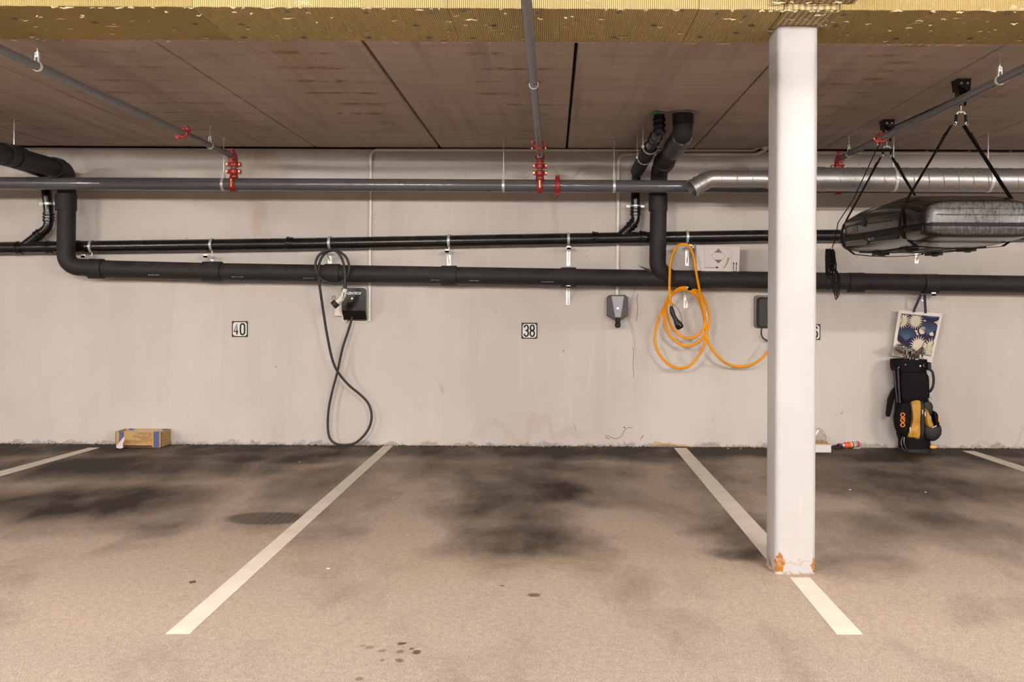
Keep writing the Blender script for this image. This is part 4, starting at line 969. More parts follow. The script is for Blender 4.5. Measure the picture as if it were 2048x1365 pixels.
for i, p in enumerate(pts): p.z = .012 + .012 * (i % 2); p.y = min(p.y, -.03)
t = thing('short_black_cable', pts[0], 'short tangled black cable with plug lying between the carton and the spray can', 'cable')
MB().tube(spline(pts, 5), .0065, 8).done('lead', M['cable'], t); MB().tube([F(1675, 897) + Z * .025, F(1681, 897) + Z * .03], .017, 12).done('plug', M['black'], t)
a_, e_ = F(1687, 897.5), F(1718.5, 896.2); a_.z = e_.z = .034; a_.z = .030; e_.z = .037
t = thing('spray_can', a_, 'red and yellow spray can lying on its side by the wall', 'spray can')
v = (e_ - a_); L_ = v.length
MB().lathe([(.012, 0), (.026, .004), (.028, .012), (.028, L_ * .93), (.024, L_ * .97), (.016, L_)], a_, v, 22).done('can', M['redcan'], t)
b = MB(); b.lathe([(.0285, L_ * .52), (.0285, L_ * .82)], a_, v, 22); b.done('dark_label', M['bluetape'], t); MB().lathe([(.0286, L_ * .38), (.0286, L_ * .5)], a_, v, 22).done('yellow_label', M['yellow'], t)
b = MB(); b.lathe([(.0288, L_ * .6), (.0288, L_ * .66)], a_, v, 22); b.lathe([(.0288, L_ * .72), (.0288, L_ * .76)], a_, v, 22); b.done('white_lettering_band', M['enamel'], t)
MB().lathe([(.014, -.014), (.019, -.01), (.019, .004)], a_, v, 18).done('nozzle_cap', M['zinc'], t)
b = MB(); p = F(1713, 898); b.prism([Vector((p.x - .035, p.y - .006, .003)), Vector((p.x + .035, p.y - .01, .003)), Vector((p.x + .028, p.y + .02, .006)), Vector((p.x - .02, p.y + .015, .005))], (0, 0, .002)); tag(b.done('paper_scrap', M['paper'], smooth=False), 'small white paper scrap beside the spray can', 'paper')
b = MB(); a_, e_ = F(1303, 893), F(1373, 894.5); a_.z = .022; e_.z = .012; a_.y = e_.y = -.02; b.sweep([a_, a_.lerp(e_, .4) + Z * .012, e_], [(-.008, -.005), (.008, -.005), (.008, .005), (-.008, .005)], Y)
tag(b.done('wood_sliver', M['wood'], smooth=False), 'thin orange wood sliver lying along the foot of the wall', 'wood')
for px, py, s, lab, m in ((1456, 898, .016, 'tiny white scrap near the wall, left of the column', 'paper'), (1481, 899, .011, 'tiny white scrap closest to the left side of the column at the wall', 'paper'), (657, 1139, .010, 'tiny white scrap on the dusty asphalt in the middle bay', 'enamel'),
                         (599, 925, .009, 'tiny orange scrap on dark asphalt below the black cable', 'orangeprint'), (386, 1166, .018, 'dark dried leaf bit on the asphalt left of the long bay line', 'debrisdark'), (1700, 981, .012, 'tiny pale scrap on the asphalt right of the column', 'paper'), (1851, 986, .01, 'tiny pale scrap on the asphalt below the golf bag', 'paper')):
    p = F(px, py); b = MB(); p.z = .001; b.prism([p + Vector((math.cos(a * 1.1) * s * random.uniform(.6, 1), math.sin(a * 1.1) * s * random.uniform(.6, 1.2), 0)) for a in range(5)], (0, 0, .004)); tag(b.done('floor_scrap', M[m], smooth=False), lab, 'scrap', 'scraps on the floor')

# ------------------------------------------------------------------ roof box
BXC = 2.672
ST = [(5.765, .300, .105, .045), (5.775, .335, .130, .060), (5.80, .357, .145, .070), (5.86, .367, .155, .078), (6.0, .374, .19, .095), (6.25, .378, .222, .115), (6.7, .378, .215, .125), (7.1, .372, .195, .125), (7.4, .355, .165, .115), (7.58, .325, .125, .10), (7.66, .28, .085, .075), (7.69, .22, .05, .045)]
def bz(d): return 1.862 + .035 * (d - 5.78) / 1.9
def half(k, top, off=0., dz=0., n=18):
    d, w, ht, hb = ST[k]; out = []
    for i in range(n + 1):
        a = PI * i / n; c, s_ = math.cos(a), math.sin(a); e = .42 if top else .5
        out.append(Vector((BXC + (w + off) * math.copysign(abs(c) ** e, c), d - D, bz(d) + (1 if top else -1) * ((ht if top else hb) + off) * s_ ** e + dz)))
    return out
t = thing('roof_box', (BXC, 6.7 - D, 1.74), 'large glossy black car roof box slung under the ceiling with a dusty tail', 'roof box')
b = MB(); b.rings([half(k, True, 0, .009) for k in range(len(ST))]); lid = b.done('lid', M['lid'], t, ang=.9)
b = MB(); b.rings([half(k, False, -.002, -.009) for k in range(len(ST))]); tub = b.done('tub', M['tub'], t, ang=.9)
def around(k0, off, dz, zf=None):                               # a line round the box at seam height
    L_ = [half(k, True, off)[-1] + Z * dz for k in range(len(ST) - 1, -1, -1)]; R_ = [half(k, True, off)[0] + Z * dz for k in range(len(ST))]
    return [p for p in L_] + [p for p in R_]
b = MB(); lp = around(0, -.012, 0); b.sweep(lp, [(-.006, -.012), (.006, -.012), (.006, .012), (-.006, .012)], Z, closed=True); b.done('seam_rim', M['ink'], t)
b = MB()
def lidline(frac, off):                                         # raised line along the lid at a share of its height
    pts = []
    for k in range(len(ST) - 1, 1, -1):
        d, w, ht, hb = ST[k]; s_ = frac ** (1 / .42); c = math.sqrt(max(0, 1 - s_ * s_)); pts.append(Vector((BXC - (w + off) * c ** .42, d - D, bz(d) + .006 + ht * frac)))
    d, w, ht, hb = ST[1]
    for u in (-.8, -.4, 0, .4, .8): pts.append(Vector((BXC + w * u, d - D - .012 - off, bz(d) + .006 + ht * frac)))
    return pts
for fr in (.42, .72): b.tube(spline(lidline(fr, .001), 3), .0035, 6)
b.done('moulded_ridge', M['lid'], t)
b = MB()                                                         # black lower rail, widening to the nose
L_ = [half(k, False, .004)[-1] + Z * -.02 for k in range(2, len(ST) - 1)]; b.sweep(L_, [(-.004, -.016), (.004, -.016), (.004, .016), (-.004, .016)], Z); b.done('side_rail', M['ink'], t)
def side(d, z, off=.0):                                           # point on the left flank
    ks = [s for s in range(len(ST) - 1) if ST[s][0] <= d <= ST[s + 1][0]][0]; u = (d - ST[ks][0]) / (ST[ks + 1][0] - ST[ks][0]); w = ST[ks][1] * (1 - u) + ST[ks + 1][1] * u
    return Vector((BXC - w * .985 - off, d - D, z))
b = MB(); b.box(side(6.85, bz(6.85) + .085, .008), (.022, .05, .05), Matrix.Rotation(.5, 3, 'X')); b.tube([side(6.9, bz(6.9) + .075, .006), side(7.3, bz(7.3) + .085, .006)], .008, 8); b.tube([side(6.8, bz(6.8) + .07, .006), side(6.3, bz(6.3) + .06, .006)], .006, 8); b.done('side_latch', M['black'], t, bevel=.004)
text('side_lettering', 'THULE', .05, side(7.13, bz(7.13) + .045, .012), -Y, Z, M['greyink'], t, 1.5, 0, .001, .001)
b = MB(); b.box(side(6.75, bz(6.75) - .045, -.002), (.008, .02, .02)); b.done('lock', M['zinc'], t, bevel=.003)
b = MB()                                                         # ribs and feet moulded into the underside
for u in (-.22, -.08, .08, .22): b.sweep([(BXC + u, d - D, bz(d) - h_ - .006) for d, h_ in ((6.25, .104), (6.7, .116), (7.1, .116), (7.35, .105))], [(-.03, -.012), (.03, -.012), (.022, .008), (-.022, .008)][::1], Z)
b.done('underside_rail', M['ink'], t, bevel=.003)
for d, u in ((6.45, -.2), (6.45, .2), (7.0, -.2), (7.0, .2)): b = MB(); b.box((BXC + u, d - D, 1.742), (.09, .12, .02)); b.tube(spline([(BXC + u - .02, d - D - .02, 1.738), (BXC + u - .02, d - D - .02, 1.728), (BXC + u + .02, d - D - .02, 1.728), (BXC + u + .02, d - D - .02, 1.738)], 4), .004, 8); b.done('clamp_foot', M['black'], t, bevel=.004)
b = MB(); b.prism([side(d, bz(d) - z, -.001) for d, z in ((6.9, .03), (7.0, .05), (7.3, .05), (7.35, .075), (6.8, .085), (6.75, .06))], (-.008, 0, 0)); b.prism([side(d, bz(d) - z, -.002) for d, z in ((6.15, .02), (6.3, .03), (6.62, .035), (6.66, .07), (6.2, .075))], (-.008, 0, 0)); b.done('side_moulding', M['tub'], t, bevel=.003)

# ------------------------------------------------------------------ hoists, ropes and slings for the roof box
HX = 2.655
def hoist(d, label):
    y = d - D; t = thing('ceiling_hoist', (HX, y, CEIL), label, 'hoist', 'pulley hoists on the ceiling')
    b = MB(); b.span((HX - .045, y - .055, CEIL - .006), (HX + .045, y + .055, CEIL - .0005))
    for s in (-1, 1): b.prism([(HX + s * .038, y - .05, CEIL - .006), (HX + s * .038, y + .05, CEIL - .006), (HX + s * .038, y + .035, CEIL - .075), (HX + s * .038, y - .045, CEIL - .085)], (s * .004, 0, 0))
    b.prism([(HX - .042, y - .05, CEIL - .006), (HX + .042, y - .05, CEIL - .006), (HX + .042, y - .045, CEIL - .085), (HX - .042, y - .045, CEIL - .04)], (0, -.003, 0)); b.done('mounting_bracket', M['black'], t, smooth=False, bevel=.002)
    b = MB(); b.span((HX - .038, y - .02, CEIL - .075), (HX + .038, y + .03, CEIL - .006)); b.done('bracket_web', M['black'], t, smooth=False)
    b = MB()
    for s in (-1, 1): b.tube([(HX + s * .02, y - .056, CEIL - .03), (HX + s * .02, y - .049, CEIL - .03)], .007, 6)
    b.done('bolt', M['zinc'], t)
    for k, (dx, z) in enumerate(((-.012, .10), (.014, .095), (-.002, .135))):
        b = MB(); b.lathe([(.022, -.006), (.018, -.002), (.018, .002), (.022, .006)], (HX + dx, y, CEIL - z), X, 18); b.done('pulley', M['gloss_black'], t)
    b = MB()
    for s in (-.028, -.002, .026): b.prism([(HX + s, y - .028, CEIL - .06), (HX + s, y + .028, CEIL - .06), (HX + s, y + .02, CEIL - .165), (HX + s, y - .02, CEIL - .165)], (.003, 0, 0))
    b.done('pulley_cheek', M['black'], t, smooth=False); MB().tube([(HX - .03, y, CEIL - .097), (HX + .034, y, CEIL - .097)], .006, 8).done('axle', M['steel'], t)
    zh = CEIL - .215
    b = MB(); b.tube([(HX, y, CEIL - .15), (HX, y, zh)], .004, 8); b.tube(spline([(HX - .03, y, zh - .01), (HX - .02, y, zh + .006), (HX, y, zh + .01), (HX + .02, y, zh + .006), (HX + .03, y, zh - .01)], 4), .0055, 8); b.done('hook_bar', M['zinc'], t)
    for s in (-1, 1):
        MB().tube([(HX + s * .03, y, zh - .008), (HX + s * .033, y, zh - .055)], .009, 10).done('hook_grip', M['webbing'], t)
        MB().tube(spline([(HX + s * .033, y, zh - .054), (HX + s * .03, y, zh - .068), (HX + s * .038, y, zh - .076), (HX + s * .046, y, zh - .066)], 4), .006, 8).done('hook_tip', M['steel'], t)
    return zh
zh = hoist(6.05, 'black pulley hoist nearer the beam holding the dusty tail of the roof box'); hoist(7.39, 'black pulley hoist nearer the wall holding the nose of the roof box')
def sling(d, label):
    y = d - D; zc = bz(d); ks = [s for s in range(len(ST) - 1) if ST[s][0] <= d <= ST[s + 1][0]][0]; u = (d - ST[ks][0]) / (ST[ks + 1][0] - ST[ks][0])
    w, ht, hb = [ST[ks][i] * (1 - u) + ST[ks + 1][i] * u for i in (1, 2, 3)]
    w += .006; top = zc + ht * .86 + .012
    pts = [(HX - .042, y, zh - .07), (BXC - w * .90, y, top), (BXC - w - .004, y, zc + ht * .4), (BXC - w - .012, y, zc), (BXC - w * .97, y, zc - hb * .6), (BXC - w * .74, y, zc - hb - .018), (BXC - w * .4, y, zc - hb - .03), (BXC, y, zc - hb - .034)]
    pts += [(2 * BXC - x, y_, z) for x, y_, z in pts[:-1][::-1]]; pts[-1] = (HX + .042, y, zh - .07)
    t = thing('lifting_strap', (BXC, y, CEIL - .3), label, 'strap', 'straps slung under the roof box')
    MB().ribbon([pts[0]] + pts[1:], .026, .0035, Vector((0, 0, 1))) if False else None
    b = MB(); b.sweep(pts, [(-.013, -.002), (.013, -.002), (.013, .002), (-.013, .002)], None); 
    b.bm.free(); b = MB()
    P3 = [Vector(p) for p in pts]; R_ = []
    for i, p in enumerate(P3):
        tt = (P3[min(i + 1, len(P3) - 1)] - P3[max(i - 1, 0)]).normalized(); nn = tt.cross(Y).normalized()
        R_.append([p + Y * -.024 - nn * .002, p + Y * .024 - nn * .002, p + Y * .024 + nn * .002, p - Y * .024 + nn * .002])
    b.rings(R_).done('webbing', M['webbing'], t)
    for s, i in ((-1, 0), (1, -1)):
        p, q = P3[i], P3[1 if i == 0 else -2]; a, e = p.lerp(q, .10), p.lerp(q, .30); n_ = (q - p).cross(Y).normalized() * .004 * s
        MB().sweep([a + n_ + Vector((s * .006, -.004, 0)), e + n_ + Vector((0, -.004, 0))], [(-.016, -.003), (.016, -.003), (.012, .003), (-.012, .003)]).done('folded_end', M['webbing'], t)
    return P3
sling(6.1, 'black webbing strap slung around the tail half of the roof box'); sling(7.4, 'black webbing strap slung around the nose of the roof box')
ya, yb_ = 6.05 - D, 7.39 - D
tag(MB().tube([(HX + .0, ya, CEIL - .10), (HX + .005, yb_, CEIL - .068)], .005, 8).done('hoist_rope', M['rope']), 'thin black rope stretched between the two ceiling hoists', 'rope')
t = thing('rope_bundle', P(1664, 520, 7.72), 'black rope tied in a hanging bundle at the nose of the roof box', 'rope')
b = MB(); b.tube([(HX - .03, yb_ + .02, CEIL - .13), P(1706, 400, 7.55), P(1676, 446, 7.73), P(1670, 480, 7.74), P(1664, 497, 7.74)], .0045, 8); b.done('rope_tail', M['rope'], t)
b = MB()
for k in range(9):
    x = 1653 + k * 1.9; yy = 500 + random.uniform(-3, 3); zb_ = 538 + random.uniform(-6, 14); dd = 7.72 + random.uniform(-.02, .02); w = random.uniform(2, 5)
    b.tube(spline([P(x, yy, dd), P(x - w * .6, yy + 14, dd), P(x - w * .3, zb_ - 6, dd + .01), P(x + w * .6, zb_, dd), P(x + w, zb_ - 12, dd - .01), P(x + w * .5, yy + 16, dd)], 5, closed=True), .006, 7, closed=True)
for k in range(3): b.band(P(1661, 522 + k * 3.4, 7.72), Z, .030, .011, .007)
b.done('wound_coil', M['rope'], t)
b = MB()
for (x0_, x1_, yb2) in ((1668, 1676, 600), (1671, 1679, 596), (1666, 1674, 590), (1655, 1668, 568)):
    b.tube(spline([P(1664, 535, 7.72), P(x0_ - 2, 558, 7.7), P(x0_, 580, 7.7), P((x0_ + x1_) / 2, yb2, 7.7), P(x1_, 582, 7.7), P(x1_ + 1, 556, 7.7), P(1670, 536, 7.72)], 5), .0042, 7)
b.tube(spline([P(1652, 548, 7.7), P(1664, 562, 7.69), P(1674, 566, 7.69), P(1679, 555, 7.69), P(1668, 542, 7.7)], 5), .0055, 7); b.done('rope_loops', M['rope'], t)

# ------------------------------------------------------------------ tote bag hanging on the bracket
t = thing('tote_bag', P(1840, 672, 8.7), 'white tote bag printed with blue and cream fans hanging above the golf bag', 'bag')
TY = -.075
cor = [(1797.5, 620.5), (1885.5, 628), (1865, 726), (1783.5, 711)]
T4 = [wp(x, y, TY) for x, y in cor]
def tb(u, v, off=0.): p = T4[3].lerp(T4[2], u).lerp(T4[0].lerp(T4[1], u), v); return Vector((p.x, p.y + .012 * math.sin(u * 7) * (1 - v) - off, p.z))
b = MB(); nx = 14; Fr = [[b.bm.verts.new(tb(i / nx, j / nx)) for i in range(nx + 1)] for j in range(nx + 1)]; Bk = [[b.bm.verts.new(tb(i / nx, j / nx, -.035 * math.sin(PI * min(1, i / nx + .02)) * (1 - .7 * j / nx) - .004)) for i in range(nx + 1)] for j in range(nx + 1)]
for j in range(nx):
    for i in range(nx): b.face([Fr[j][i], Fr[j][i + 1], Fr[j + 1][i + 1], Fr[j + 1][i]]); b.face([Bk[j][i], Bk[j + 1][i], Bk[j + 1][i + 1], Bk[j][i + 1]])
for i in range(nx): b.face([Fr[0][i], Bk[0][i], Bk[0][i + 1], Fr[0][i + 1]]); b.face([Fr[nx][i], Fr[nx][i + 1], Bk[nx][i + 1], Bk[nx][i]]); b.face([Fr[i][0], Fr[i + 1][0], Bk[i + 1][0], Bk[i][0]]); b.face([Fr[i][nx], Bk[i][nx], Bk[i + 1][nx], Fr[i + 1][nx]])
b.done('bag_body', M['totewhite'], t)
def surf(b, poly, off):                                         # thin printed shape on the bag front
    u0, u1, v0, v1 = .07, .94, .12, .93
    poly = [(min(max(u, u0), u1), min(max(v, v0), v1)) for u, v in poly]
    vs = [b.bm.verts.new(tb(u, v, off)) for u, v in poly]; c = b.bm.verts.new(tb(sum(u for u, v in poly) / len(poly), sum(v for u, v in poly) / len(poly), off))
    for i in range(len(vs)):
        if (vs[i].co - vs[(i + 1) % len(vs)].co).length > 1e-6: b.face([vs[i], vs[(i + 1) % len(vs)], c])
b = MB()
for i in range(12):
    for j in range(12):
        u, v = .07 + .87 * i / 12, .12 + .81 * j / 12; b.face([b.bm.verts.new(tb(a_, c_, .0008)) for a_, c_ in ((u, v), (u + .0725, v), (u + .0725, v + .0675), (u, v + .0675))])
b.done('cream_print', M['totecream'], t)
fans_dark = [(.76, .98, .25, .17), (.74, .64, .25, .19), (.27, .46, .24, .19), (.30, .10, .26, .2), (.25, 1.06, .2, .17)]
fans_light = [(.1, .78, .22, .21), (.42, .80, .19, .2), (.58, .30, .22, .22), (.90, .27, .24, .25)]
b = MB()
for (cu, cv, ru, rv) in fans_dark: surf(b, [(cu + ru * math.cos(a * PI / 14), cv + rv * math.sin(a * PI / 14)) for a in range(28)], .0014)
for (cu, cv, ru, rv) in fans_light: surf(b, [(cu + ru * math.cos(a * PI / 14), cv + rv * math.sin(a * PI / 14)) for a in range(28)], .0016)
b.done('navy_print', M['navy'], t, smooth=False)
b = MB()
for (cu, cv, ru, rv) in fans_light:
    pts = []
    for a in range(40): k = .98 if a % 2 else .52; pts.append((cu + ru * k * math.cos(a * PI / 20), cv + rv * k * math.sin(a * PI / 20)))
    surf(b, pts, .0022)
b.done('pale_fan_print', M['totecream'], t, smooth=False)
b = MB()
for (cu, cv, ru, rv) in fans_dark:
    for s in range(-6, 7):
        a = PI / 2 + s * .21; u0, v0 = cu + .1 * ru * s / 6, cv - .6 * rv + .02; u1, v1 = cu + ru * .88 * math.cos(a), cv + rv * .88 * math.sin(a) * (1 if abs(s) < 6 else .8)
        u1, v1 = min(max(u1, .07), .94), min(max(v1, .12), .93)
        if not (.07 < u0 < .94 and .12 < v0 < .93): continue
        b.ribbon([tb(u0, v0, .0022), tb(u1, v1, .0022)], .0065, .0004, -Y)
b.done('teal_fan_print', M['teal'], t, smooth=False)
for (xa, ya_, xb2, yb2) in ((1828, 621, 1842, 589), (1851, 623, 1849, 589)):
    MB().ribbon([wp(xa, ya_ + 4, TY - .004), wp(xa, ya_, TY - .008), wp((xa + xb2) / 2, (ya_ + yb2) / 2, -.12), wp(xb2, yb2, -.15)], .026, .002, -Y).done('handle', M['purple'], t)

# ------------------------------------------------------------------ golf bag
GD = 8.64; gy = GD - D
t = thing('golf_bag', (3.345, gy, 0), 'black and mustard golf stand bag leaning upright against the wall', 'golf bag')
def gx(px, dd=8.55): return (px - 1105 + (800 - 605) * .0049) * dd / K
def gz(py, dd=8.55): return P(1830, py, dd).z
def ell(cx_, cy_, z, rx, ry, n=28, e=.8): return [Vector((cx_ + rx * math.copysign(abs(math.cos(2 * PI * k / n)) ** e, math.cos(2 * PI * k / n)), cy_ + ry * math.copysign(abs(math.sin(2 * PI * k / n)) ** e, math.sin(2 * PI * k / n)), z)) for k in range(n)]
prof = [(907, 1838, 28, 'b'), (903, 1838, 31, ''), (895, 1837, 31, ''), (884, 1836, 30, ''), (872, 1835, 33, ''), (840, 1832, 33, ''), (805, 1831, 32, ''), (770, 1829, 32, ''), (740, 1826, 32, '')]
Rg = []
for py, cpx, rp, _ in prof:
    z = max(gz(py), .002); Rg.append(ell(gx(cpx), gy + (0 if z > .1 else -.0), z, rp / 217.5, .118))
Rg[0] = [Vector((p.x, p.y, .002)) for p in Rg[0]]
MB().rings(Rg).done('body', M['bagblack'], t)
zt_ = gz(722); r_ = []
for py, w_ in ((744, 32), (738, 34.5), (728, 35.5), (720, 35)): r_.append(ell(gx(1824), gy, gz(py), w_ / 217.5, .126))
for py, w_ in ((720, 32), (732, 31)): r_.append(ell(gx(1824), gy, gz(py), w_ / 217.5, .112))
MB().rings(r_).done('collar', M['bagblack'], t, ang=.9)
b = MB(); b.box((gx(1857), gy - .09, gz(733)), (.035, .05, .075)); b.done('grey_corner', M['bagcoal'], t, bevel=.01)
FY = gy - .118                                                  # front plane of the bag
b = MB()
for px, py, r_ in ((1796, 735, .004), (1808, 729.5, .0045), (1825, 730, .0045), (1837.5, 732, .008)): b.tube([(gx(px), FY - .004 + (.02 if px < 1800 else 0), gz(py)), (gx(px), FY + .012, gz(py))], r_, 10)
b.done('rivet', M['zinc'], t)
b = MB(); b.tube(spline([(gx(1846), FY - .01, gz(727)), (gx(1843), FY - .012, gz(731)), (gx(1844), FY - .01, gz(734)), (gx(1848), FY - .01, gz(732.5))], 4), .003, 6); b.tube(spline([(gx(1857), FY - .005, gz(794)), (gx(1853), FY - .008, gz(796.5)), (gx(1853), FY - .008, gz(799.5)), (gx(1857), FY - .005, gz(801))], 4), .003, 6); b.tube([(gx(1859), FY, gz(795)), (gx(1861), FY, gz(799))], .0025, 6); b.done('silver_emblem', M['steel'], t)
def pad(outline, y, bulge, m, name, parent=t):                  # stitched pocket: outline in px, bulging to the camera
    c = Vector((sum(gx(x) for x, z in outline) / len(outline), 0, sum(gz(z) for x, z in outline) / len(outline)))
    base = spline([Vector((gx(x), 0, gz(z))) for x, z in outline], 4, closed=True); R_ = []
    for f, k in ((0, 1.), (.45, 1.), (.8, .92), (.95, .75), (1., .45)): R_.append([Vector((c.x + (p.x - c.x) * k, y - bulge * f, c.z + (p.z - c.z) * k)) for p in base])
    return MB().rings(R_).done(name, m, parent)
pad([(1802, 805), (1794, 818), (1789.5, 838), (1792, 857), (1800, 869), (1812, 875), (1817, 862), (1821, 835), (1819, 812), (1812, 804)], FY + .06, .085, M['bagblack'], 'side_pocket')
pad([(1820, 803.5), (1838.5, 802), (1838, 838), (1837, 875.5), (1825, 876), (1813, 873), (1817, 855), (1821, 835)], FY + .02, .045, M['mustard'], 'mustard_panel')
pad([(1839, 803), (1845, 806), (1846, 840), (1845, 876), (1838, 876), (1838, 840)], FY + .02, .04, M['bagcoal'], 'zip_strip')
pad([(1801, 752), (1806, 745), (1830, 744), (1852, 748), (1856, 775), (1854, 800), (1830, 802), (1804, 800)], FY + .01, .026, M['bagblack'], 'padded_panel')
pad([(1846, 806), (1858, 803), (1864, 812), (1862, 830), (1850, 832)], FY + .03, .04, M['bagcoal'], 'upper_side_pocket')
pad([(1846, 850), (1862, 852), (1878, 849), (1880, 868), (1866, 882), (1850, 878), (1845, 868)], FY + .06, .10, M['bagcoal'], 'ball_pocket')
pad([(1847, 816), (1851, 822), (1858, 840), (1862, 851), (1854, 855), (1848, 846), (1846, 828)], FY + .02, .072, M['mustard'], 'open_pocket_lining')
pad([(1862, 822), (1870, 824), (1875, 838), (1875, 852), (1868, 853), (1865, 838)], FY + .05, .085, M['bagblack'], 'pocket_flap')
pad([(1871, 829), (1874, 838), (1874, 844), (1871, 842)], FY - .02, .018, M['orangeprint'], 'orange_tab')
b = MB(); b.tube(spline([(gx(1816), FY - .022, gz(806)), (gx(1820.5), FY - .03, gz(825)), (gx(1819.5), FY - .03, gz(845)), (gx(1813), FY - .022, gz(866))], 5), .003, 6); b.tube([(gx(1840), FY - .022, gz(806)), (gx(1840), FY - .024, gz(872))], .003, 6); b.done('zip_piping', M['anthracite'], t)
b = MB()
for px, py in ((1840, 823), (1845, 827), (1815.5, 858)): b.box((gx(px), FY - .032, gz(py)), (.008, .006, .042))
b.box((gx(1862), FY - .052, gz(851.5)), (.045, .006, .008), Matrix.Rotation(.42, 3, 'Y') @ Matrix.Rotation(-.84, 3, 'Y')); b.done('zip_pull', M['enamel'], t, bevel=.001)
text('pocket_lettering', 'OGIO', .058, (gx(1801.5), FY - .029, gz(839)), Z, -X, M['orangeprint'], t, .88, 0, .001, .0012)
b = MB(); b.tube(spline([(gx(1857), gy - .07, gz(738)), (gx(1865), gy - .08, gz(744)), (gx(1868), gy - .08, gz(760)), (gx(1866), gy - .08, gz(775)), (gx(1861), gy - .07, gz(785))], 5), .012, 10); b.done('carry_handle', M['bagcoal'], t)
b = MB(); b.rings([[Vector((gx(a_), y_, gz(z_))) for a_, y_ in ((x_ - w_, gy - .03), (x_ + w_, gy - .03), (x_ + w_, gy + .0), (x_ - w_, gy + .0))] for x_, z_, w_ in ((1800, 772, 2), (1793, 785, 5), (1788, 800, 6), (1784.5, 818, 5), (1782, 832, 4), (1782, 836, 2.5))]); b.done('shoulder_strap', M['bagblack'], t)
b = MB(); b.tube([(gx(1793), gy - .12, gz(736)), (gx(1798), gy - .11, gz(806))], .008, 10); b.done('stand_leg', M['anthracite'], t); b = MB(); b.tube([(gx(1790), gy - .06, gz(738)), (gx(1796), gy - .07, gz(806))], .008, 10); b.done('stand_leg', M['anthracite'], t)
b = MB(); b.box((gx(1791), gy - .08, gz(738)), (.03, .06, .03)); b.done('leg_hinge', M['bagblack'], t, bevel=.005)
MB().box((gx(1864), FY + .0, gz(893)), (.055, .03, .028)).done('yellow_tag', M['yellow'], t, bevel=.006)
b = MB(); b.tube(spline([(gx(1807), gy - .08, gz(874)), (gx(1803), gy - .09, gz(885)), (gx(1805), gy - .1, gz(897)), (gx(1812), gy - .11, .006)], 5), .003, 6); b.tube(spline([(gx(1809), gy - .09, gz(874)), (gx(1808), gy - .1, gz(888)), (gx(1813), gy - .11, gz(899))], 5), .003, 6); b.done('stand_wire', M['wornsteel'], t)
MB().rings([ell(gx(1837), gy, .002, .140, .128), ell(gx(1837), gy, .03, .140, .128), ell(gx(1837), gy, .034, .13, .12)]).done('base_cap', M['bagcoal'], t)

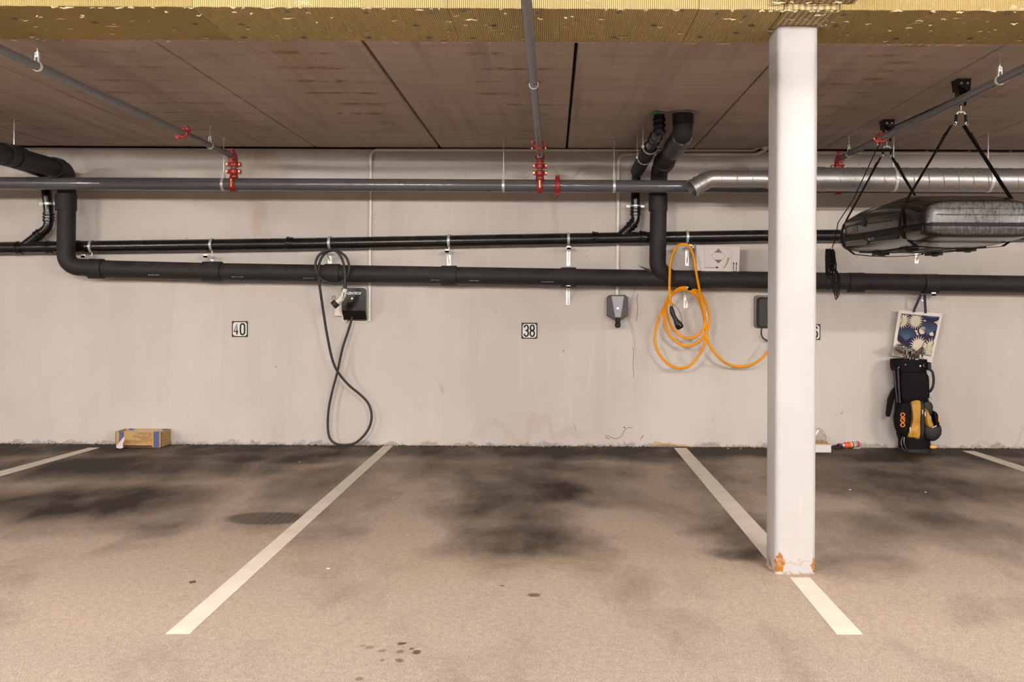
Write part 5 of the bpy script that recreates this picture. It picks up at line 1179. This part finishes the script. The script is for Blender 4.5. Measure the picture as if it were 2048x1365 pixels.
# ------------------------------------------------------------------ golf clubs standing in the bag
def club(px, pytop, dd, tilt, blade, m, label, face=1, L=.9, sole=None):
    top = P(px, pytop, dd); foot = Vector((gx(1826) + (top.x - gx(1826)) * .6, top.y * .4 + gy * .6, .30))
    foot.x = min(max(foot.x, gx(1826) - .09), gx(1826) + .09)
    t = thing('golf_club', foot, label, 'golf club', 'golf irons standing in the bag'); ax = (top - foot).normalized()
    hz = top - ax * .035
    MB().tube([foot, hz], .0048, 10).done('shaft', M['steel'], t)
    MB().tube([hz - ax * .05, hz - ax * .025], .0065, 10).done('ferrule', M['ink'], t)
    b = MB(); b.tube([hz - ax * .03, hz, hz + ax * .02, hz + ax * .03 + X * (-.012 * face)], .0068, 10)
    s = face * 1.15; blade *= 1.1; q = hz + ax * .035
    pts = [Vector((-.006 * s, 0, -.03)), Vector((-.022 * s, 0, -.036)), Vector((-.075 * s * blade, 0, -.014)), Vector((-.082 * s * blade, 0, .006)), Vector((-.07 * s * blade, 0, .022)), Vector((-.03 * s, 0, .018)), Vector((.004 * s, 0, .010)), Vector((.006 * s, 0, -.01))]
    R = Matrix.Rotation(tilt, 3, 'Y') @ Matrix.Rotation(.35, 3, 'X'); b.prism([q + R @ p for p in pts], R @ Vector((0, .014, 0))); b.done('head', m, t, bevel=.003)
club(1808, 703, 8.58, .35, .75, M['rusty'], 'golf iron with a rusty brown head pointing left, lowest of the clubs')
club(1809, 691, 8.62, -.25, .8, M['wornsteel'], 'golf iron standing tallest with a worn dark head at the left', face=1)
club(1813, 698, 8.56, .1, 1.0, M['steel'], 'polished golf iron in front with the broad bright face')
club(1820, 697, 8.66, -.1, .9, M['wornsteel'], 'dark faced golf iron second from the middle of the bag')
club(1824, 700, 8.57, -.2, .9, M['steel'], 'bright golf iron in the middle of the clubs')
club(1829, 702, 8.63, -.15, .9, M['steel'], 'narrow bright golf iron just right of the middle')
club(1846, 696, 8.60, -.9, .8, M['wornsteel'], 'golf iron at the right with an upturned dark head')
club(1838, 712, 8.55, .15, .7, M['wornsteel'], 'short dark putter low beside the right golf iron')
MB_ = None

# ------------------------------------------------------------------ marks on the wall
wbk = bpy.data.objects['wall_back']
M['crackm'] = mat('dark_crack', (.12, .09, .07), .9); M['drip'] = mat('pale_filler', (.66, .58, .52), .7)
b = MB()
def scrawl(pts, w=.004):
    b.tube(spline([wp(x, y, -.001) for x, y in pts], 4), w, 5, scale=None)
scrawl([(1275, 589), (1274, 600), (1276, 612), (1275, 625), (1273, 642)], .0022); scrawl([(1266, 695), (1267, 710), (1266, 730), (1268, 755)], .0018)
scrawl([(1210, 873), (1217, 872), (1222, 875), (1232, 878), (1242, 874), (1247, 865), (1252, 858), (1258, 856), (1266, 857)], .0022); scrawl([(1281, 879), (1287, 871)], .003); scrawl([(1247, 854), (1250, 857)], .004); scrawl([(1211, 876), (1219, 878)], .003)
scrawl([(1148, 850), (1151, 858), (1152, 864)], .0016)
b.done('crack', M['crackm'], wbk)['kind'] = 'structure'
b = MB(); b.vtube(spline([wp(1269, 655, -.001), wp(1267.5, 672, -.002), wp(1267, 690, -.002), wp(1265.5, 694, -.001)], 3), [.002, .004, .005, .006, .006, .006, .006, .005, .004, .003], 6); b.done('filler_run', M['drip'], wbk)['kind'] = 'structure'
